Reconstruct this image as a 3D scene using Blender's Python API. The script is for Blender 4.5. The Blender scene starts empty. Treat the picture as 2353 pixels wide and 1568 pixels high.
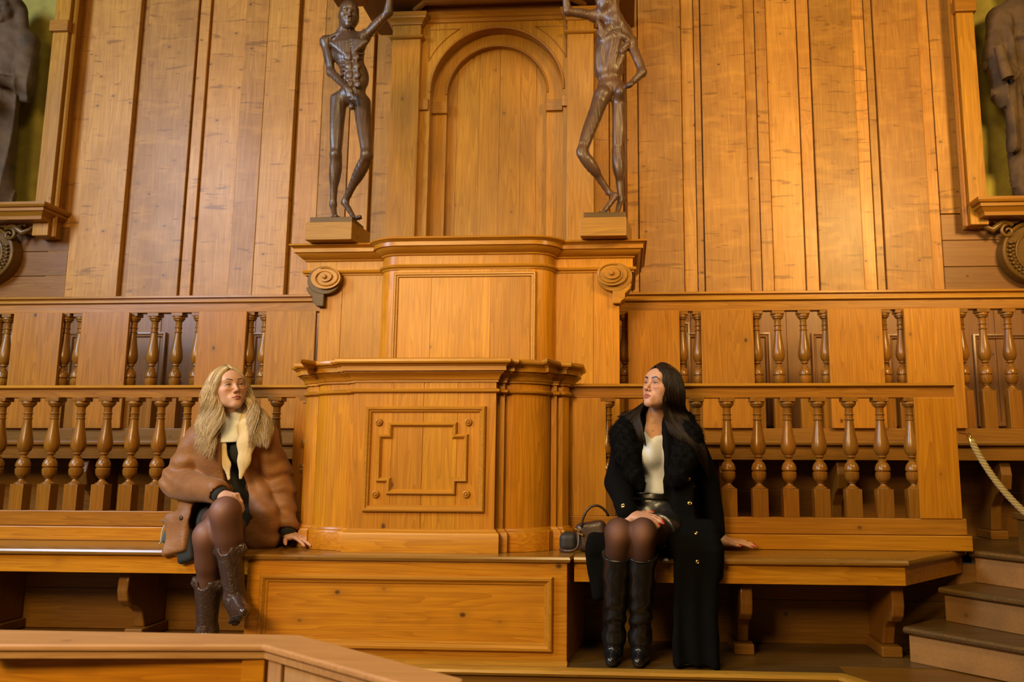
import bpy, bmesh, math, random
import numpy as np
from mathutils import Vector, Matrix
random.seed(7); RNG = np.random.default_rng(7)
SC = bpy.context.scene
COL = SC.collection

# ------------------------------------------------------------------ camera solved from the photograph's vanishing points
FPX = 1830.0; PPX, PPY = 1319.0, 784.0; ZC = 0.92
_up = np.array([1358-PPX, -11710-PPY, FPX]); _up /= np.linalg.norm(_up)
_xr = -np.array([-28224-PPX, 960-PPY, FPX]); _xr -= _up*(_up@_xr); _xr /= np.linalg.norm(_xr)
_dp = np.cross(_up, _xr)
if _dp[2] < 0: _dp = -_dp
CR = np.array([_xr, _dp, _up])
def ray(x, y): return CR @ np.array([x-PPX, y-PPY, FPX])
def at(x, y, Y):
    r = ray(x, y); t = Y/r[1]; return np.array([r[0]*t, Y, ZC+r[2]*t])
def atz(x, y, z):
    r = ray(x, y); t = (z-ZC)/r[2]; return np.array([r[0]*t, r[1]*t, z])
def X(x, Y, y=800): return float(at(x, y, Y)[0])
def Z(y, Y, x=1300): return float(at(x, y, Y)[2])

cam = bpy.data.cameras.new('camera'); camo = bpy.data.objects.new('camera', cam); COL.objects.link(camo)
cam.sensor_width = 36.0; cam.lens = FPX/2353*36.0
cam.shift_x = (1176.5-PPX)/2353; cam.clip_start = .05; cam.clip_end = 100
m = np.eye(4); m[:3, 0] = CR @ np.array([1, 0, 0]); m[:3, 1] = CR @ np.array([0, -1, 0]); m[:3, 2] = CR @ np.array([0, 0, -1]); m[2, 3] = ZC
camo.matrix_world = Matrix(m.tolist())
cam.dof.use_dof = True; cam.dof.focus_distance = 3.75; cam.dof.aperture_fstop = 3.2
SC.camera = camo
SC.view_settings.view_transform = 'Standard'; SC.view_settings.look = 'None'
SC.view_settings.gamma = 1; SC.view_settings.use_curve_mapping = False

# ------------------------------------------------------------------ tagging and linking
def tag(o, label=None, cat=None, group=None, kind=None):
    if label: o['label'] = label
    if cat: o['category'] = cat
    if group: o['group'] = group
    if kind: o['kind'] = kind
    return o
def empty(name, loc=(0, 0, 0), rz=0.0):
    o = bpy.data.objects.new(name, None); COL.objects.link(o); o.location = loc; o.rotation_euler = (0, 0, rz)
    o.empty_display_size = .1
    return o
def thing(name, label, cat, loc=(0, 0, 0), group=None):
    return tag(empty(name, loc), label, cat, group)

class MB:
    """collects shapes given in world coordinates; build() links them as one mesh object."""
    def __init__(s): s.v = []; s.f = []; s.n = 0
    def add(s, V, F):
        V = np.asarray(V, float).reshape(-1, 3); b = s.n
        s.v.append(V); s.n += len(V)
        s.f += [tuple(b+i for i in f) for f in F]
        return s
    def box(s, x0, x1, y0, y1, z0, z1):
        V = [(x, y, z) for z in (z0, z1) for y in (y0, y1) for x in (x0, x1)]
        return s.add(V, [(0, 2, 3, 1), (4, 5, 7, 6), (0, 1, 5, 4), (2, 6, 7, 3), (0, 4, 6, 2), (1, 3, 7, 5)])
    def obox(s, c, hx, hy, hz, ux, uy, uz=(0, 0, 1)):
        c = np.array(c); ux, uy, uz = np.array(ux, float), np.array(uy, float), np.array(uz, float)
        V = [c+ux*hx*a+uy*hy*b+uz*hz*d for d in (-1, 1) for b in (-1, 1) for a in (-1, 1)]
        return s.add(V, [(0, 2, 3, 1), (4, 5, 7, 6), (0, 1, 5, 4), (2, 6, 7, 3), (0, 4, 6, 2), (1, 3, 7, 5)])
    def prism(s, poly, z0, z1):                      # plan polygon, any winding
        p = np.array(poly, float); a = sum(p[i-1, 0]*p[i, 1]-p[i, 0]*p[i-1, 1] for i in range(len(p)))
        if a < 0: p = p[::-1]
        n = len(p)
        V = [(x, y, z0) for x, y in p]+[(x, y, z1) for x, y in p]
        F = [tuple(range(n))[::-1], tuple(range(n, 2*n))]+[(i, (i+1) % n, n+(i+1) % n, n+i) for i in range(n)]
        return s.add(V, F)
    def prism_xz(s, poly, y0, y1):                   # front polygon in X,Z pushed along Y
        p = np.array(poly, float); a = sum(p[i-1, 0]*p[i, 1]-p[i, 0]*p[i-1, 1] for i in range(len(p)))
        if a < 0: p = p[::-1]
        n = len(p)
        V = [(x, y0, z) for x, z in p]+[(x, y1, z) for x, z in p]
        F = [tuple(range(n)), tuple(range(n, 2*n))[::-1]]+[(i, n+i, n+(i+1) % n, (i+1) % n) for i in range(n)]
        return s.add(V, F)
    def prism_yz(s, poly, x0, x1):
        p = np.array(poly, float); a = sum(p[i-1, 0]*p[i, 1]-p[i, 0]*p[i-1, 1] for i in range(len(p)))
        if a < 0: p = p[::-1]
        n = len(p)
        V = [(x0, y, z) for y, z in p]+[(x1, y, z) for y, z in p]
        F = [tuple(range(n))[::-1], tuple(range(n, 2*n))]+[(i, (i+1) % n, n+(i+1) % n, n+i) for i in range(n)]
        return s.add(V, F)
    def lathe(s, prof, c=(0, 0, 0), n=20, axis='z', cap=True):
        V = []; F = []; c = np.array(c, float)
        for (r, h) in prof:
            for k in range(n):
                a = 2*math.pi*k/n
                if axis == 'z': V.append(c+(r*math.cos(a), r*math.sin(a), h))
                elif axis == 'y': V.append(c+(r*math.cos(a), -h, r*math.sin(a)))
                else: V.append(c+(h, r*math.cos(a), r*math.sin(a)))
        for i in range(len(prof)-1):
            for k in range(n):
                k2 = (k+1) % n; F.append((i*n+k, i*n+k2, (i+1)*n+k2, (i+1)*n+k))
        if cap: F.append(tuple(range(n))[::-1]); F.append(tuple((len(prof)-1)*n+k for k in range(n)))
        return s.add(V, F)
    def tube(s, path, rad, n=8, cap=True, flat=None):
        P = np.array(path, float); m = len(P)
        R = np.full(m, rad) if np.isscalar(rad) else np.array(rad, float)
        T = np.gradient(P, axis=0); T /= np.maximum(np.linalg.norm(T, axis=1, keepdims=True), 1e-9)
        ref = np.array([0, 0, 1.]) if abs(T[0][2]) < .9 else np.array([1., 0, 0])
        U = np.cross(T[0], ref); U /= np.linalg.norm(U); V = []
        for i in range(m):
            U = U-T[i]*(U@T[i]); U /= max(np.linalg.norm(U), 1e-9); W = np.cross(T[i], U)
            for k in range(n):
                a = 2*math.pi*k/n; V.append(P[i]+R[i]*(math.cos(a)*U+math.sin(a)*W))
        F = [(i*n+k, i*n+(k+1) % n, (i+1)*n+(k+1) % n, (i+1)*n+k) for i in range(m-1) for k in range(n)]
        if cap: F += [tuple(range(n))[::-1], tuple((m-1)*n+k for k in range(n))]
        return s.add(V, F)
    def sweep(s, prof, path, closed=False, z0=0.0, mapper=None):
        """profile [(out, up)] carried along a plan path; 'out' is to the right of travel; mitred corners."""
        P = np.array(path, float); m = len(P); N = []
        for i in range(m):
            def d(a, b):
                v = P[b]-P[a]; return v/np.linalg.norm(v)
            if closed: d1 = d(i-1, i); d2 = d(i, (i+1) % m)
            else:
                d1 = d(i-1, i) if i > 0 else d(0, 1); d2 = d(i, i+1) if i < m-1 else d(m-2, m-1)
            n1 = np.array([d1[1], -d1[0]]); n2 = np.array([d2[1], -d2[0]])
            b = n1+n2; b /= max(np.linalg.norm(b), 1e-6); b = b/max(b@n1, .3); N.append(b)
        k = len(prof); V = []
        for i in range(m):
            for (o, h) in prof:
                q = P[i]+N[i]*o
                V.append((q[0], q[1], z0+h) if mapper is None else mapper(q[0], q[1], h))
        F = []
        for i in range(m if closed else m-1):
            i2 = (i+1) % m
            for j in range(k-1): F.append((i*k+j, i*k+j+1, i2*k+j+1, i2*k+j))
        if not closed: F += [tuple(range(k)), tuple((m-1)*k+j for j in range(k))[::-1]]
        return s.add(V, F)
    def build(s, name, mat, parent=None, smooth=False, bevel=0.0, seg=2, angle=35):
        me = bpy.data.meshes.new(name)
        V = np.concatenate(s.v); me.from_pydata(V.tolist(), [], s.f); me.update()
        o = bpy.data.objects.new(name, me); COL.objects.link(o)
        if parent is not None:
            o.parent = parent
            me.transform(Matrix.Translation(-Vector(parent_world(parent))))
        me.materials.append(mat)
        bm = bmesh.new(); bm.from_mesh(me); bmesh.ops.recalc_face_normals(bm, faces=bm.faces); bm.to_mesh(me); bm.free()
        if smooth:
            me.shade_smooth() if smooth is True else me.shade_smooth()
            if smooth != True: me.set_sharp_from_angle(angle=math.radians(smooth))
        if bevel:
            md = o.modifiers.new('bevel', 'BEVEL'); md.width = bevel; md.segments = seg; md.limit_method = 'ANGLE'; md.angle_limit = math.radians(angle); md.harden_normals = False
        return o
def parent_world(p):
    w = Vector((0, 0, 0))
    while p is not None: w += p.location; p = p.parent
    return w
def rect_frame(mb, x0, x1, z0, z1, y, prof):
    """picture-frame moulding on an upright plane; prof (inward, towards viewer)."""
    mb.sweep([(o, h) for o, h in prof], [(x0, z0), (x0, z1), (x1, z1), (x1, z0)], closed=True, mapper=lambda a, b, h: (a, y-h, b))
def copy_tree(o, parent=None, loc=None):
    c = o.copy(); COL.objects.link(c)
    if parent is not None: c.parent = parent
    if loc is not None: c.location = loc
    for ch in list(o.children): copy_tree(ch, c)
    return c

# ------------------------------------------------------------------ materials
class NT:
    def __init__(s, name):
        s.m = bpy.data.materials.new(name); s.m.use_nodes = True; s.t = s.m.node_tree; s.N = s.t.nodes; s.L = s.t.links
        s.b = s.N['Principled BSDF']
    def n(s, t, **k):
        o = s.N.new(t)
        for a, b in k.items(): setattr(o, a, b)
        return o
    def link(s, a, b): s.L.new(a, b)
    def math(s, op, a, b=None, c=None, clamp=False):
        o = s.n('ShaderNodeMath', operation=op, use_clamp=clamp)
        for i, x in enumerate((a, b, c)):
            if x is None: continue
            if isinstance(x, (int, float)): o.inputs[i].default_value = x
            else: s.link(x, o.inputs[i])
        return o.outputs[0]
    def mix(s, f, a, b, mode='MIX'):
        o = s.n('ShaderNodeMix', data_type='RGBA', blend_type=mode)
        for i, x in ((0, f), (6, a), (7, b)):
            if isinstance(x, (int, float)): o.inputs[i].default_value = x
            elif isinstance(x, tuple): o.inputs[i].default_value = (*x[:3], 1)
            else: s.link(x, o.inputs[i])
        return o.outputs[2]
    def ramp(s, f, stops):
        o = s.n('ShaderNodeValToRGB'); e = o.color_ramp.elements
        while len(e) < len(stops): e.new(.5)
        for i, (p, c) in enumerate(stops):
            e[i].position = p; e[i].color = (*c, 1) if isinstance(c, tuple) else (c, c, c, 1)
        s.link(f, o.inputs[0]); return o.outputs[0]
    def noise(s, vec, scale, detail=3, rough=.55, dist=0.0):
        o = s.n('ShaderNodeTexNoise'); o.inputs['Scale'].default_value = scale; o.inputs['Detail'].default_value = detail
        o.inputs['Roughness'].default_value = rough; o.inputs['Distortion'].default_value = dist
        s.link(vec, o.inputs['Vector']); return o.outputs['Fac']
    def scale(s, vec, sc):
        o = s.n('ShaderNodeVectorMath', operation='MULTIPLY'); s.link(vec, o.inputs[0]); o.inputs[1].default_value = sc; return o.outputs[0]
    def bump(s, h, strength=.2, dist=.002):
        o = s.n('ShaderNodeBump'); o.inputs['Strength'].default_value = strength; o.inputs['Distance'].default_value = dist
        s.link(h, o.inputs['Height']); s.link(o.outputs[0], s.b.inputs['Normal'])

def wood(name, light, dark, axis='z', knots=1.0, rough=.36, vary=.5, stain=(.25, .10, .035), coat=.15, figure=0.0, patch=.5, scl=1.0, bl=.3):
    light, dark, stain = [(c[0], c[1], c[2]*bl) for c in (light, dark, stain)]
    k = NT(name)
    tc = k.n('ShaderNodeTexCoord').outputs['Object']; geo = k.n('ShaderNodeNewGeometry'); oi = k.n('ShaderNodeObjectInfo')
    r = geo.outputs['Random Per Island']; off = k.n('ShaderNodeCombineXYZ')
    rr = k.math('ADD', k.math('MULTIPLY', r, 37.0), k.math('MULTIPLY', oi.outputs['Random'], 23.0))
    k.link(rr, off.inputs[0]); k.link(k.math('MULTIPLY', rr, 1.7), off.inputs[1]); k.link(k.math('MULTIPLY', rr, .6), off.inputs[2])
    ad = k.n('ShaderNodeVectorMath', operation='ADD'); k.link(tc, ad.inputs[0]); k.link(off.outputs[0], ad.inputs[1])
    co = k.scale(ad.outputs[0], (scl, scl, scl))
    def st(a):
        v = [1, 1, 1]; v['xyz'.index(axis)] = a; return tuple(v)
    fine = k.noise(k.scale(co, st(.035)), 95, 4, .6)
    bands = k.noise(k.scale(co, st(.05)), 9.5, 2, .5, .4)
    ring = k.math('FRACT', k.math('MULTIPLY', bands, 17.0))
    ring = k.math('POWER', ring, 1.8)
    pt = k.noise(k.scale(co, st(.5)), 3.0, 3, .55)
    c = k.mix(k.math('MULTIPLY', ring, .55), light, dark)
    c = k.mix(k.math('MULTIPLY', k.ramp(fine, [(.38, 0.0), (.68, 1.0)]), .55), c, dark)
    c = k.mix(k.math('MULTIPLY', k.ramp(pt, [(.42, 0.0), (.72, 1.0)]), patch), c, stain)
    # tone of each board
    hs = k.n('ShaderNodeHueSaturation'); k.link(c, hs.inputs['Color'])
    tone = k.math('FRACT', k.math('MULTIPLY', rr, 7.31))
    k.link(k.math('ADD', k.math('MULTIPLY', tone, vary), 1.0-vary*.5), hs.inputs['Value'])
    k.link(k.math('ADD', k.math('MULTIPLY', k.math('FRACT', k.math('MULTIPLY', rr, 3.77)), .006), .497), hs.inputs['Hue'])
    c = hs.outputs[0]
    if figure:                                      # curly figure across the grain
        f = k.noise(k.scale(co, st(3.2)), 3.6, 2, .5, .6)
        c = k.mix(k.math('MULTIPLY', k.ramp(f, [(.52, 0.0), (.74, 1.0)]), figure*.55), c, (light[0]*1.22, light[1]*1.22, light[2]*1.2))
        f2 = k.noise(k.scale(co, st(6.5)), 4.2, 2, .5, .8)
        c = k.mix(k.math('MULTIPLY', k.ramp(f2, [(.63, 0.0), (.70, 1.0)]), figure*.85, clamp=True), c, (stain[0]*.45, stain[1]*.4, stain[2]*.4))
    if knots:
        vo = k.n('ShaderNodeTexVoronoi', feature='F1'); vo.inputs['Scale'].default_value = 7.5
        k.link(k.scale(co, st(1.5 if figure else .75)), vo.inputs['Vector'])
        sep = k.n('ShaderNodeSeparateColor'); k.link(vo.outputs['Color'], sep.inputs[0])
        on = k.math('GREATER_THAN', sep.outputs[0], .40)
        core = k.ramp(vo.outputs['Distance'], [(.045, 1.0), (.105, .0)])
        halo = k.ramp(vo.outputs['Distance'], [(.05, 1.0), (.32, 0.0)])
        kn = k.math('MULTIPLY', on, knots)
        c = k.mix(k.math('MULTIPLY', k.math('MULTIPLY', halo, kn), .35), c, stain)
        c = k.mix(k.math('MULTIPLY', k.math('MULTIPLY', core, kn), .85), c, (.055, .022, .010))
    k.link(c, k.b.inputs['Base Color'])
    rg = k.math('ADD', k.math('MULTIPLY', pt, .18), rough-.09); k.link(rg, k.b.inputs['Roughness'])
    k.b.inputs['Coat Weight'].default_value = coat; k.b.inputs['Coat Roughness'].default_value = .22
    k.b.inputs['Specular IOR Level'].default_value = .28
    k.bump(k.math('ADD', fine, k.math('MULTIPLY', ring, .6)), .25, .0012)
    return k.m

def plain(name, col, rough=.5, metal=0.0, noise=0.0, nscale=30, bump=0.0, bscale=200, spec=.5, sheen=0.0, coat=0.0, sss=0.0, col2=None, bdist=.002):
    k = NT(name); tc = k.n('ShaderNodeTexCoord').outputs['Object']
    k.b.inputs['Base Color'].default_value = (*col, 1); k.b.inputs['Roughness'].default_value = rough
    k.b.inputs['Metallic'].default_value = metal; k.b.inputs['Specular IOR Level'].default_value = spec
    k.b.inputs['Sheen Weight'].default_value = sheen; k.b.inputs['Coat Weight'].default_value = coat
    if noise or col2:
        f = k.noise(tc, nscale, 4)
        k.link(k.mix(k.ramp(f, [(.35, 0.0), (.68, 1.0)]), col, col2 or tuple(c*(1-noise) for c in col)), k.b.inputs['Base Color'])
    if bump: k.bump(k.noise(tc, bscale, 3), bump, bdist)
    if sss:
        k.b.inputs['Subsurface Weight'].default_value = sss; k.b.inputs['Subsurface Radius'].default_value = (.01, .004, .002); k.b.inputs['Subsurface Scale'].default_value = 1.0
    return k.m

L1, D1 = (.58, .240, .034), (.32, .108, .012)
WZ = wood('pine_honey_upright', L1, D1, 'z', vary=.26, patch=.35, coat=.06, rough=.4)
WX = wood('pine_honey_level', L1, D1, 'x', vary=.22, patch=.3)
WY = wood('pine_honey_deep', L1, D1, 'y', vary=.2, patch=.3)
WM = wood('pine_moulding', (.50, .215, .047), (.32, .12, .024), 'x', knots=0, vary=.15, patch=.3)
WALLM = wood('pine_wall_boards', (.51, .24, .080), (.31, .122, .034), 'z', vary=.46, figure=.6, patch=.55, rough=.45, bl=.55, coat=.06)
RAILZ = wood('pine_balustrade_boards', (.47, .19, .050), (.24, .083, .018), 'z', vary=.22, patch=.4)
RAILX = wood('pine_rails', (.38, .152, .040), (.19, .066, .016), 'x', vary=.22, patch=.45)
TURN = wood('turned_walnut_brown', (.26, .105, .034), (.14, .052, .016), 'z', knots=0, vary=.3, rough=.3, coat=.3, patch=.5)
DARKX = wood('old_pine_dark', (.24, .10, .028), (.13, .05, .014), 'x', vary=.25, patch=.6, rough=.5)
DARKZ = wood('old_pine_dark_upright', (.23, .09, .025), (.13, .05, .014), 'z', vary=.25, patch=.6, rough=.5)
FLOORM = wood('worn_floor_boards', (.16, .085, .035), (.075, .036, .015), 'x', knots=.3, vary=.3, rough=.42, patch=.7, stain=(.05, .03, .015), bl=.6)
STEPM = wood('worn_step_wood', (.31, .150, .055), (.25, .115, .040), 'x', knots=.7, vary=.25, rough=.5, patch=.7, stain=(.12, .06, .03), bl=.7)
CAPX = wood('pale_pine_cap', (.55, .31, .13), (.40, .195, .07), 'x', knots=.4, vary=.12, rough=.45, patch=.3, bl=.9)
PALEZ = wood('pale_pine_panel', (.52, .30, .15), (.40, .21, .10), 'z', knots=.7, vary=.15, rough=.5, patch=.4, bl=.9)
LOWX = wood('low_wall_planks', (.27, .115, .040), (.17, .065, .022), 'x', vary=.3, patch=.5, bl=.7, coat=.1)
BLACKW = wood('blackened_wood', (.10, .05, .022), (.045, .022, .012), 'x', knots=0, vary=.2, rough=.5)
CANOPY = wood('dark_canopy_wood', (.16, .055, .02), (.08, .028, .012), 'x', knots=0, vary=.2, rough=.5)
BRASS = plain('aged_brass', (.75, .52, .20), .28, 1.0, noise=.3)
# ================================================================== SETTING
YW = 5.90
def board(mb, px0, px1, dy, y_ref=340, z0=2.0, z1=5.6, thick=.06, gap=.0028):
    mb.box(X(px0, YW, y_ref)+gap, X(px1, YW, y_ref)-gap, YW-dy, YW-dy+thick, z0, z1)
zbl = Z(684, YW, 300); zbr = Z(671, YW, 1900)
mb = MB()
for a, b, d in [(134, 203, .005), (203, 303, .035), (303, 322, -.012), (322, 438, .035), (438, 463, .012), (463, 545, -.015), (545, 600, .005), (600, 672, .012),
                (672, 681, -.05), (681, 735, .0), (735, 800, .006), (800, 851, .0), (851, 859, -.05), (859, 905, .01), (905, 970, .0)]:
    board(mb, a, b, d, z0=zbl-.02 if a < 680 else 1.9)
for a, b, d in [(970, 1120, 0), (1120, 1300, 0), (1300, 1400, 0), (1400, 1432, .012), (1432, 1440, -.05), (1440, 1467, .006), (1467, 1568, .024), (1568, 1598, .002), (1598, 1614, .004), (1614, 1716, .026), (1716, 1742, .002), (1742, 1769, .006),
                (1769, 1841, -.012), (1841, 1870, .004), (1870, 1970, .026), (1970, 2000, .0), (2000, 2019, .002), (2019, 2124, .024), (2124, 2151, .0)]:
    board(mb, a, b, d, z0=zbr-.02 if a > 1430 else 1.9)
board(mb, 2151, 2207, .004, z0=Z(491, YW, 2180))
# dark backing just behind the gaps, and the horizontal planks under the two wall niches
mb.box(X(120, YW, 500), X(2225, YW, 500), YW+.06, YW+.10, .9, 5.6)
tag(mb.build('wall_back', WALLM, bevel=.004), kind='structure')
mb = MB()
for i in range(3):
    z0, z1 = zbl-.02+i*.2, zbl-.02+(i+1)*.2-.004
    mb.box(-6, X(156, YW, 600)+.0, YW-.01, YW+.05, z0, min(z1, Z(500, YW, 60)))
    z0, z1 = zbr-.02+i*.2, zbr-.02+(i+1)*.2-.004
    mb.box(X(2166, YW, 580), 4.6, YW-.012, YW+.05, z0, min(z1, Z(491, YW, 2250)))
tag(mb.build('wall_low_planks', LOWX, bevel=.003), kind='structure')
mb = MB()                                            # sill moulding under the boards
for x0, x1, zb in ((-6, X(733, YW, 684), zbl), (X(1430, YW, 672), 4.6, zbr)):
    mb.sweep([(0, -.045), (.02, -.045), (.03, -.035), (.03, -.02), (.018, -.012), (.018, .0), (.045, .004), (.045, .018), (0, .03)], [(x0, YW-.012), (x1, YW-.012)], z0=zb-.02)
tag(mb.build('trim_1', WM, smooth=30), kind='structure')
# wainscot behind the upper balustrade
mb = MB(); rs = random.Random(3); x = -6.0
while x < 4.6:
    w = rs.uniform(.25, .45); mb.box(x+.001, x+w-.001, YW-.005-rs.uniform(0, .008), YW+.05, .9, zbr-.06); x += w
WAIN = wood('wainscot_boards', (.27, .125, .05), (.17, .07, .025), 'z', vary=.3, patch=.5, bl=.9)
ws = mb.build('wall_wainscot', WAIN, bevel=.003); tag(ws, kind='structure')
mb = MB()
for a, b, t in [(-70, 28, 766), (156, 380, 765), (470, 520, 765), (578, 700, 765), (1440, 1585, 742), (1577, 1690, 765), (1736, 1770, 765), (1865, 2010, 765), (2040, 2200, 768), (2236, 2420, 768)]:
    rect_frame(mb, X(a, YW-.02, 800), X(b, YW-.02, 800), 1.15, Z(t, YW-.02, (a+b)/2), YW-.013, [(0, 0), (0, .022), (.012, .026), (.02, .014), (.03, .012), (.036, 0)])
tag(mb.build('trim_2', WAIN, smooth=30), kind='structure')
# floors: lower floor, footplate of the first row, walkways of the upper rows
mb = MB(); mb.box(-7, 6, -1.0, 7.5, -.22, -.17); tag(mb.build('floor', FLOORM), kind='structure')
mb = MB()
fp = [(-6, 3.67), (.922, 3.652), (1.62, 2.45), (4.5, 2.45), (4.5, 4.4), (-6, 4.4)]
ys = 2.46; k = 0
mb.prism(fp, -.165, -.004)
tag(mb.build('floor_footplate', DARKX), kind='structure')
mb = MB()
for y0, y1 in ((3.67, 3.80), (3.80, 4.02), (4.02, 4.25)): mb.box(-6, .95 if y0 < 3.7 else 1.6, y0, y1-.002, -.01, 0)
for i in range(10): mb.obox((1.9+i*.16, 3.35-.0*i, -.005), .079, .95, .005, (.87, .5, 0), (-.5, .87, 0))
tag(mb.build('floor_boards', FLOORM), kind='structure')
mb = MB()
nose = [(0, -.028), (.018, -.026), (.026, -.014), (.022, -.003), (.012, .001), (-.03, .001)]
mb.sweep(nose, [(-6, 3.672), (.922, 3.652), (1.62, 2.45)])
tag(mb.build('trim_3', wood('worn_nosing', (.50, .26, .10), (.30, .14, .05), 'x', knots=0, vary=.2, rough=.4), smooth=35), kind='structure')
mb = MB()
mb.box(-6, 1.75, 4.26, 5.06, .40, .462); mb.box(1.70, 4.6, 4.26, 5.06, .40, .462); mb.box(-6, 4.6, 5.05, YW, .95, 1.0)
tag(mb.build('floor_walkway', FLOORM), kind='structure')

# ================================================================== FIRST ROW: benches and balustrades
SEAT = .47
def baluster_mesh(name, mat, h, w, base_h):
    """square base, turned shaft with two bulbs and a bottle, square abacus; origin at the foot."""
    k = (h-base_h)
    pr = [(.034, 0), (.034, .010), (.022, .022), (.014, .05), (.0135, .062), (.020, .066), (.020, .076), (.024, .08), (.034, .115), (.036, .15), (.036, .175), (.031, .185), (.031, .195),
          (.037, .20), (.037, .212), (.035, .24), (.028, .275), (.019, .295), (.020, .30), (.020, .308), (.012, .325), (.013, .335), (.022, .345), (.022, .355), (.019, .362),
          (.030, .385), (.037, .43), (.0375, .47), (.034, .53), (.028, .60), (.023, .67), (.020, .735), (.0195, .752), (.024, .756), (.024, .764), (.0195, .768), (.0195, .81), (.024, .814), (.024, .822), (.0195, .826),
          (.0195, .88), (.021, .895), (.030, .908), (.030, .918), (.035, .925), (.037, .94), (.035, .955), (.033, .958)]
    s = w/.076
    me = MB(); me.box(-w/2, w/2, -w*.42, w*.42, 0, base_h)
    me.lathe([(r*s, base_h+t*k) for r, t in pr], n=20)
    me.box(-w*.49, w*.49, -w*.45, w*.45, base_h+.958*k, h)
    o = me.build(name, mat, smooth=40, bevel=.0018, seg=2, angle=60)
    return o
def seat_plank(mb, poly, z, t=.032):
    """plank with a rounded front edge."""
    mb.prism(poly, z-t, z)

def row(side, YB, x0, x1, bal_px, y_ref, zrt, zrb, zst, rail_x1=None, mats=(RAILX, TURN)):
    """a balustrade: top rail, turned balusters, sill and lower kerb."""
    t = thing('balustrade', *side, loc=(x0, YB, SEAT))
    r1 = rail_x1 or x1
    mb = MB(); mb.box(x0, r1, YB-.03, YB+.03, zrb, zrt-.018)
    mb.build('top_rail', mats[0], t, bevel=.003)
    mb = MB(); mb.sweep([(-.06, .0), (.008, .0), (.018, .006), (.018, .014), (.01, .02), (-.06, .02)], [(x0, YB-.03), (r1, YB-.03)], z0=zrt-.02)
    mb.build('rail_cap', CAPXW, t, smooth=35)
    return t
CAPXW = wood('polished_rail_cap', (.50, .23, .065), (.33, .14, .035), 'x', knots=.3, vary=.2, rough=.3, coat=.3)

def first_row(YB, x0, x1, pxs, label, cat, yref):
    zt = Z(881 if x1 > 0 else 886, YB-.03, 1900 if x1 > 0 else 300); zb = zt-.075 if x1 > 0 else zt-.068
    zs = SEAT+.155
    t = row((label, cat), YB, x0, x1, pxs, yref, zt, zb, zs)
    mb = MB(); mb.box(x0, x1+(.02 if x1 > 0 else 0), YB-.035, YB+.035, SEAT+.075, zs); mb.build('sill', RAILX, t, bevel=.003)
    mb = MB(); mb.box(x0, x1+(.035 if x1 > 0 else 0), YB-.055, YB+.035, SEAT, SEAT+.073); mb.build('kerb', WX, t, bevel=.004)
    proto = baluster_mesh('baluster', TURN, zb-zs, .078 if x1 > 0 else .078, .142)
    for i, p in enumerate(pxs):
        o = proto if i == 0 else proto.copy()
        if i: COL.objects.link(o)
        o.parent = t; o.location = (X(p, YB-.03, yref)-x0, 0, zs-SEAT)
    return t, zs, zb
XLR = X(1296, 4.15, 1000); XLL = X(738, 4.26, 1000)
XPR = X(2207, 4.12, 1050)
tR, zsR, zbR = first_row(4.18, XLR, XPR, [1397, 1605, 1677, 1748.5, 1819, 1891, 1964.5, 2037, 2108],
    'long right-hand wooden balustrade with turned balusters behind the dark-haired woman', 'balustrade', 1165)
tL, zsL, zbL = first_row(4.29, -4.3, XLL, [-28, 34, 96.5, 158.5, 221, 284, 346, 408, 618, 690],
    'left-hand lower wooden balustrade with turned balusters behind the blonde woman', 'balustrade', 1165)
mb = MB(); mb.box(X(2106, 4.15, 1050), XPR, 4.14, 4.22, zsR, zbR); mb.build('end_post', WZ, tR, bevel=.003)
mb = MB(); mb.box(XLR, X(1393, 4.15, 1050), 4.145, 4.20, zsR, zbR); mb.build('board_panel', WZ, tR, bevel=.003)
mb = MB(); mb.box(X(672, 4.26, 1050), XLL, 4.255, 4.31, zsL, zbL); mb.build('board_panel', RAILZ, tL, bevel=.003)

def bracket(t, px, Yfront, Yback, yref=1400, w=.056):
    x = X(px, Yfront+.1, yref); zt = SEAT-.115
    P = [(Yback, zt), (Yfront+.10, zt), (Yfront+.085, zt-.05), (Yfront+.08, zt-.10), (Yfront+.095, zt-.15), (Yfront+.13, zt-.18), (Yfront+.18, zt-.19), (Yfront+.22, zt-.22), (Yfront+.24, zt-.27), (Yfront+.25, .05), (Yback, .05)]
    # smooth the front curve
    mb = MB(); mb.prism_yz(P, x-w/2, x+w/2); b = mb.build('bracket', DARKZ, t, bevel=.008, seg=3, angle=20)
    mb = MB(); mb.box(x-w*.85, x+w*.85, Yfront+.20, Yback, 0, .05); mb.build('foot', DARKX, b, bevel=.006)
def bench(name, label, poly, apron, YB, backx, pxs, kerb_panel=True):
    t = thing('bench', label, 'bench', loc=(poly[0][0], poly[0][1], 0))
    mb = MB()
    mb.prism(poly, SEAT-.004, SEAT-.001)
    mb.sweep([(-.12, -.03), (.006, -.03), (.016, -.024), (.018, -.014), (.012, -.004), (.002, 0), (-.004, .0), (-.012, -.0025), (-.02, 0), (-.12, 0)], apron, z0=SEAT)
    mb.build('seat', SEATM, t, smooth=35)
    mb = MB(); mb.sweep([(-.03, -.115), (-.008, -.115), (-.008, -.028), (-.03, -.028)], apron, z0=SEAT); mb.build('apron', WX, t, smooth=30)
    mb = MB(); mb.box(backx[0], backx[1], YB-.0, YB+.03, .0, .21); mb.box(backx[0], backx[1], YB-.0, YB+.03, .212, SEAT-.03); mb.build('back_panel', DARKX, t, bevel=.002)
    for p in pxs: bracket(t, p, apron[0][1], YB)
    return t
SEATM = wood('polished_seat', (.31, .150, .060), (.19, .088, .032), 'x', knots=.4, vary=.2, rough=.26, coat=.45, patch=.5)
YSR, YSL = 3.772, 3.872
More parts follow.
